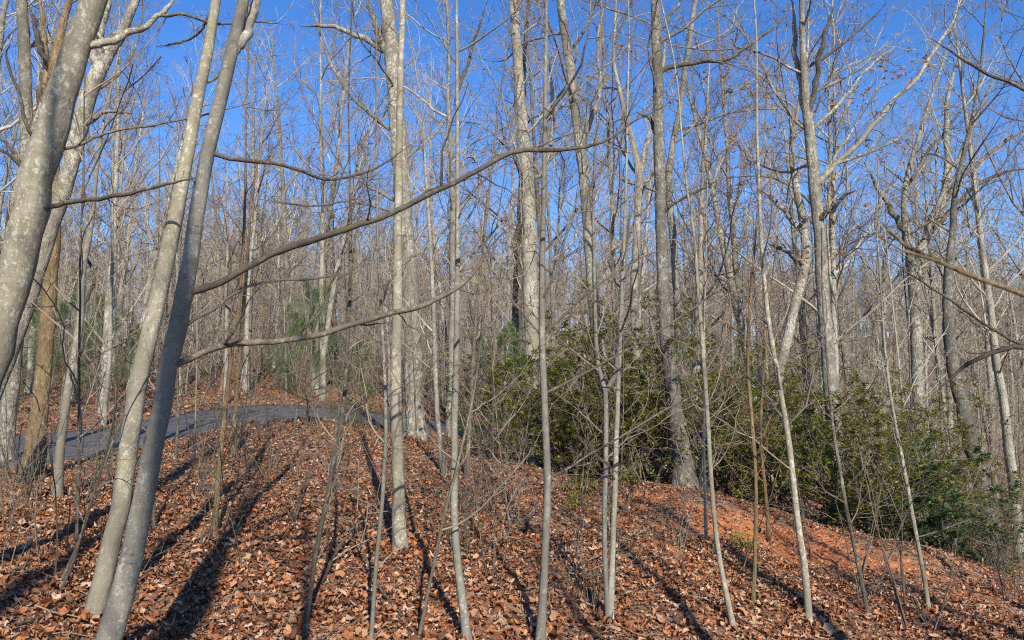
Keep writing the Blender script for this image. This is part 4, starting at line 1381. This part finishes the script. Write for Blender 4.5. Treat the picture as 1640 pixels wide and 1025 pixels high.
SAP = []
for q in range(5):
    tr, ch = proto(lgb, 4.2 + 2 * lgb.random(), 0.016 + 0.012 * lgb.random(), 18, 0.12, 0.24, (5, 4, 1), 0.0022)
    tm, cm = mkmesh("stem", [tr]), mkmesh("twigs", ch)
    tm.materials.append(BARK["branch"])
    cm.materials.append(TWIG["brown"])
    SAP.append((tm, cm))
spots_ = [np.array(o.location[:2]) for o in col.objects if o.type == 'EMPTY' and o.get("category") in ("tree", "sapling")]
made = 0
while made < 13:
    y = 6.5 + 10 * lgb.random()
    x = (-0.68 + 0.98 * lgb.random()) * y
    if road_dist(np.array([x]), np.array([y]))[0] < 2.9 or min(np.hypot(x - t_[0], y - t_[1]) for t_ in spots_) < 0.45:
        continue
    spots_.append(np.array([x, y]))
    bk = ("branch", "dark", "smooth", "dark")[int(lgb.integers(0, 4))]
    o = thing("thin_sapling", "", "sapling", (x, y, terr1(x, y) + 0.05), "thin saplings on the bank", lgb.random() * 6.28)
    o.rotation_euler = (lgb.normal() * 0.08, lgb.normal() * 0.08, lgb.random() * 6.28)
    s = 0.75 + 0.5 * lgb.random()
    o.scale = (s, s, s)
    q = int(lgb.integers(0, len(SAP)))
    for nm, me in (("stem", SAP[q][0]), ("twigs", SAP[q][1])):
        c = bpy.data.objects.new(nm, me)
        c.parent = o
        if nm == "stem":
            c.material_slots[0].link = 'OBJECT'
            c.material_slots[0].material = BARK[bk]
        else:
            c["kind"] = "stuff"
        col.objects.link(c)
    PENDING.append((o, "thin %s sapling %s" % ({"branch": "grey-brown", "smoothgrey": "smooth grey", "smooth": "tan", "dark": "dark"}[bk], gap(x, y, 0.5)), "thin saplings on the bank"))
    made += 1
settle_labels()


def fallen(label, p0, p1, r, lift, bk="branch", k=9):
    SEED[0] += 1
    lg = np.random.default_rng(SEED[0])
    a, b_ = ground(*p0), ground(*p1)
    n = 14
    t = np.linspace(0, 1, n)[:, None]
    P = a * (1 - t) + b_ * t
    P[:, :2] += np.cumsum(lg.normal(size=(n, 2)) * 0.015, axis=0)
    P[:, 2] = terr(P[:, 0], P[:, 1]) + r * 0.6 + lift * np.sin(t[:, 0] * 2.2) ** 2 + 0.02
    Rr = (r * (1 - 0.8 * t[:, 0]))[None]
    base = P[0].copy()
    P = (P - base)[None]
    bP, bR = grow(P, Rr, k, 0.2, 1.0, (25, 60), 0.4, 6, 0.1, 0.06, 0.010, lg, 0.002)
    tP, tR = grow(bP, bR, 3, 0.2, 1.0, (30, 60), 0.45, 4, 0.15, 0.03, 0.008, lg, 0.0015)
    o = thing("fallen_branch", label, "branch", base)
    link("limb", mkmesh("limb", [tubes(P, Rr, 7, 0.02, lg)]), BARK[bk], o)
    link("twigs", mkmesh("twigs", [tubes(bP, bR, 4), tubes(tP, tR, 3)]), TWIG["brown"], o, kind="stuff")


fallen("fallen branch lying low across leaves at the near left corner of the bank", (30, 1010), (250, 905), 0.014, 0.03)
fallen("dark fallen branch with raised twigs beside the dark slanting sapling", (500, 960), (640, 800), 0.016, 0.25, "dark")
fallen("fallen branch propped over the leaves below the straight young trunk", (640, 985), (520, 830), 0.013, 0.3, "dark")
fallen("thin fallen branch on the shaded bank below the crest clump", (760, 900), (900, 840), 0.012, 0.25)
fallen("fallen stick lying under the Y-forked sapling", (850, 960), (1030, 900), 0.012, 0.1)
fallen("pale fallen stick at the crest beside the large mottled trunk", (600, 720), (650, 690), 0.02, 0.1, "smooth", 4)
fallen("thin fallen branch on the slope below the tall oak", (960, 870), (1120, 870), 0.011, 0.15, "dark")

# little evergreen seedlings rooted in the bank
sd_tip = nrm(lgs.normal(size=(70, 3)) * [1, 1, 0.6] + [0, 0, 0.5])
sp = laurel_leaves(sd_tip * (0.05 + 0.17 * lgs.random((70, 1))), sd_tip, 5, 0.06, 0.02, lgs)
sm = mkmesh("foliage", [sp], smooth=False)
sm.materials.append(M_LAUREL)
ss_ = np.zeros((5, 4, 3))
ss_[:, 3] = sd_tip[:5] * 0.18
ss_[:, 1:3] = ss_[:, 3:4] * np.array([0.33, 0.66])[None, :, None]
st_ = mkmesh("stems", [tubes(ss_ - [0, 0, 0.03], np.full((5, 4), 0.004), 4)])
st_.materials.append(BARK["branch"])
for px, py, s, lab in [(1190, 880, 1.0, "green seedling clump in the shadow beside the slanting sapling"), (930, 790, 1.6, "larger green seedling clump at the foot of the laurels"),
                       (955, 765, 1.4, "yellow-green seedling clump at the crest behind the Y-forked sapling"), (920, 810, 1.0, "low dark seedling clump beneath the larger seedlings"), (1010, 775, 1.2, "green seedling clump between the Y-forked sapling and tall oak")]:
    g = ground(px, py)
    o = thing("seedling", lab, "seedling", g, None, lgs.random() * 6)
    o.scale = (s, s, s)
    for nm, me in (("stems", st_), ("foliage", sm)):
        c = bpy.data.objects.new(nm, me)
        c.parent = o
        col.objects.link(c)
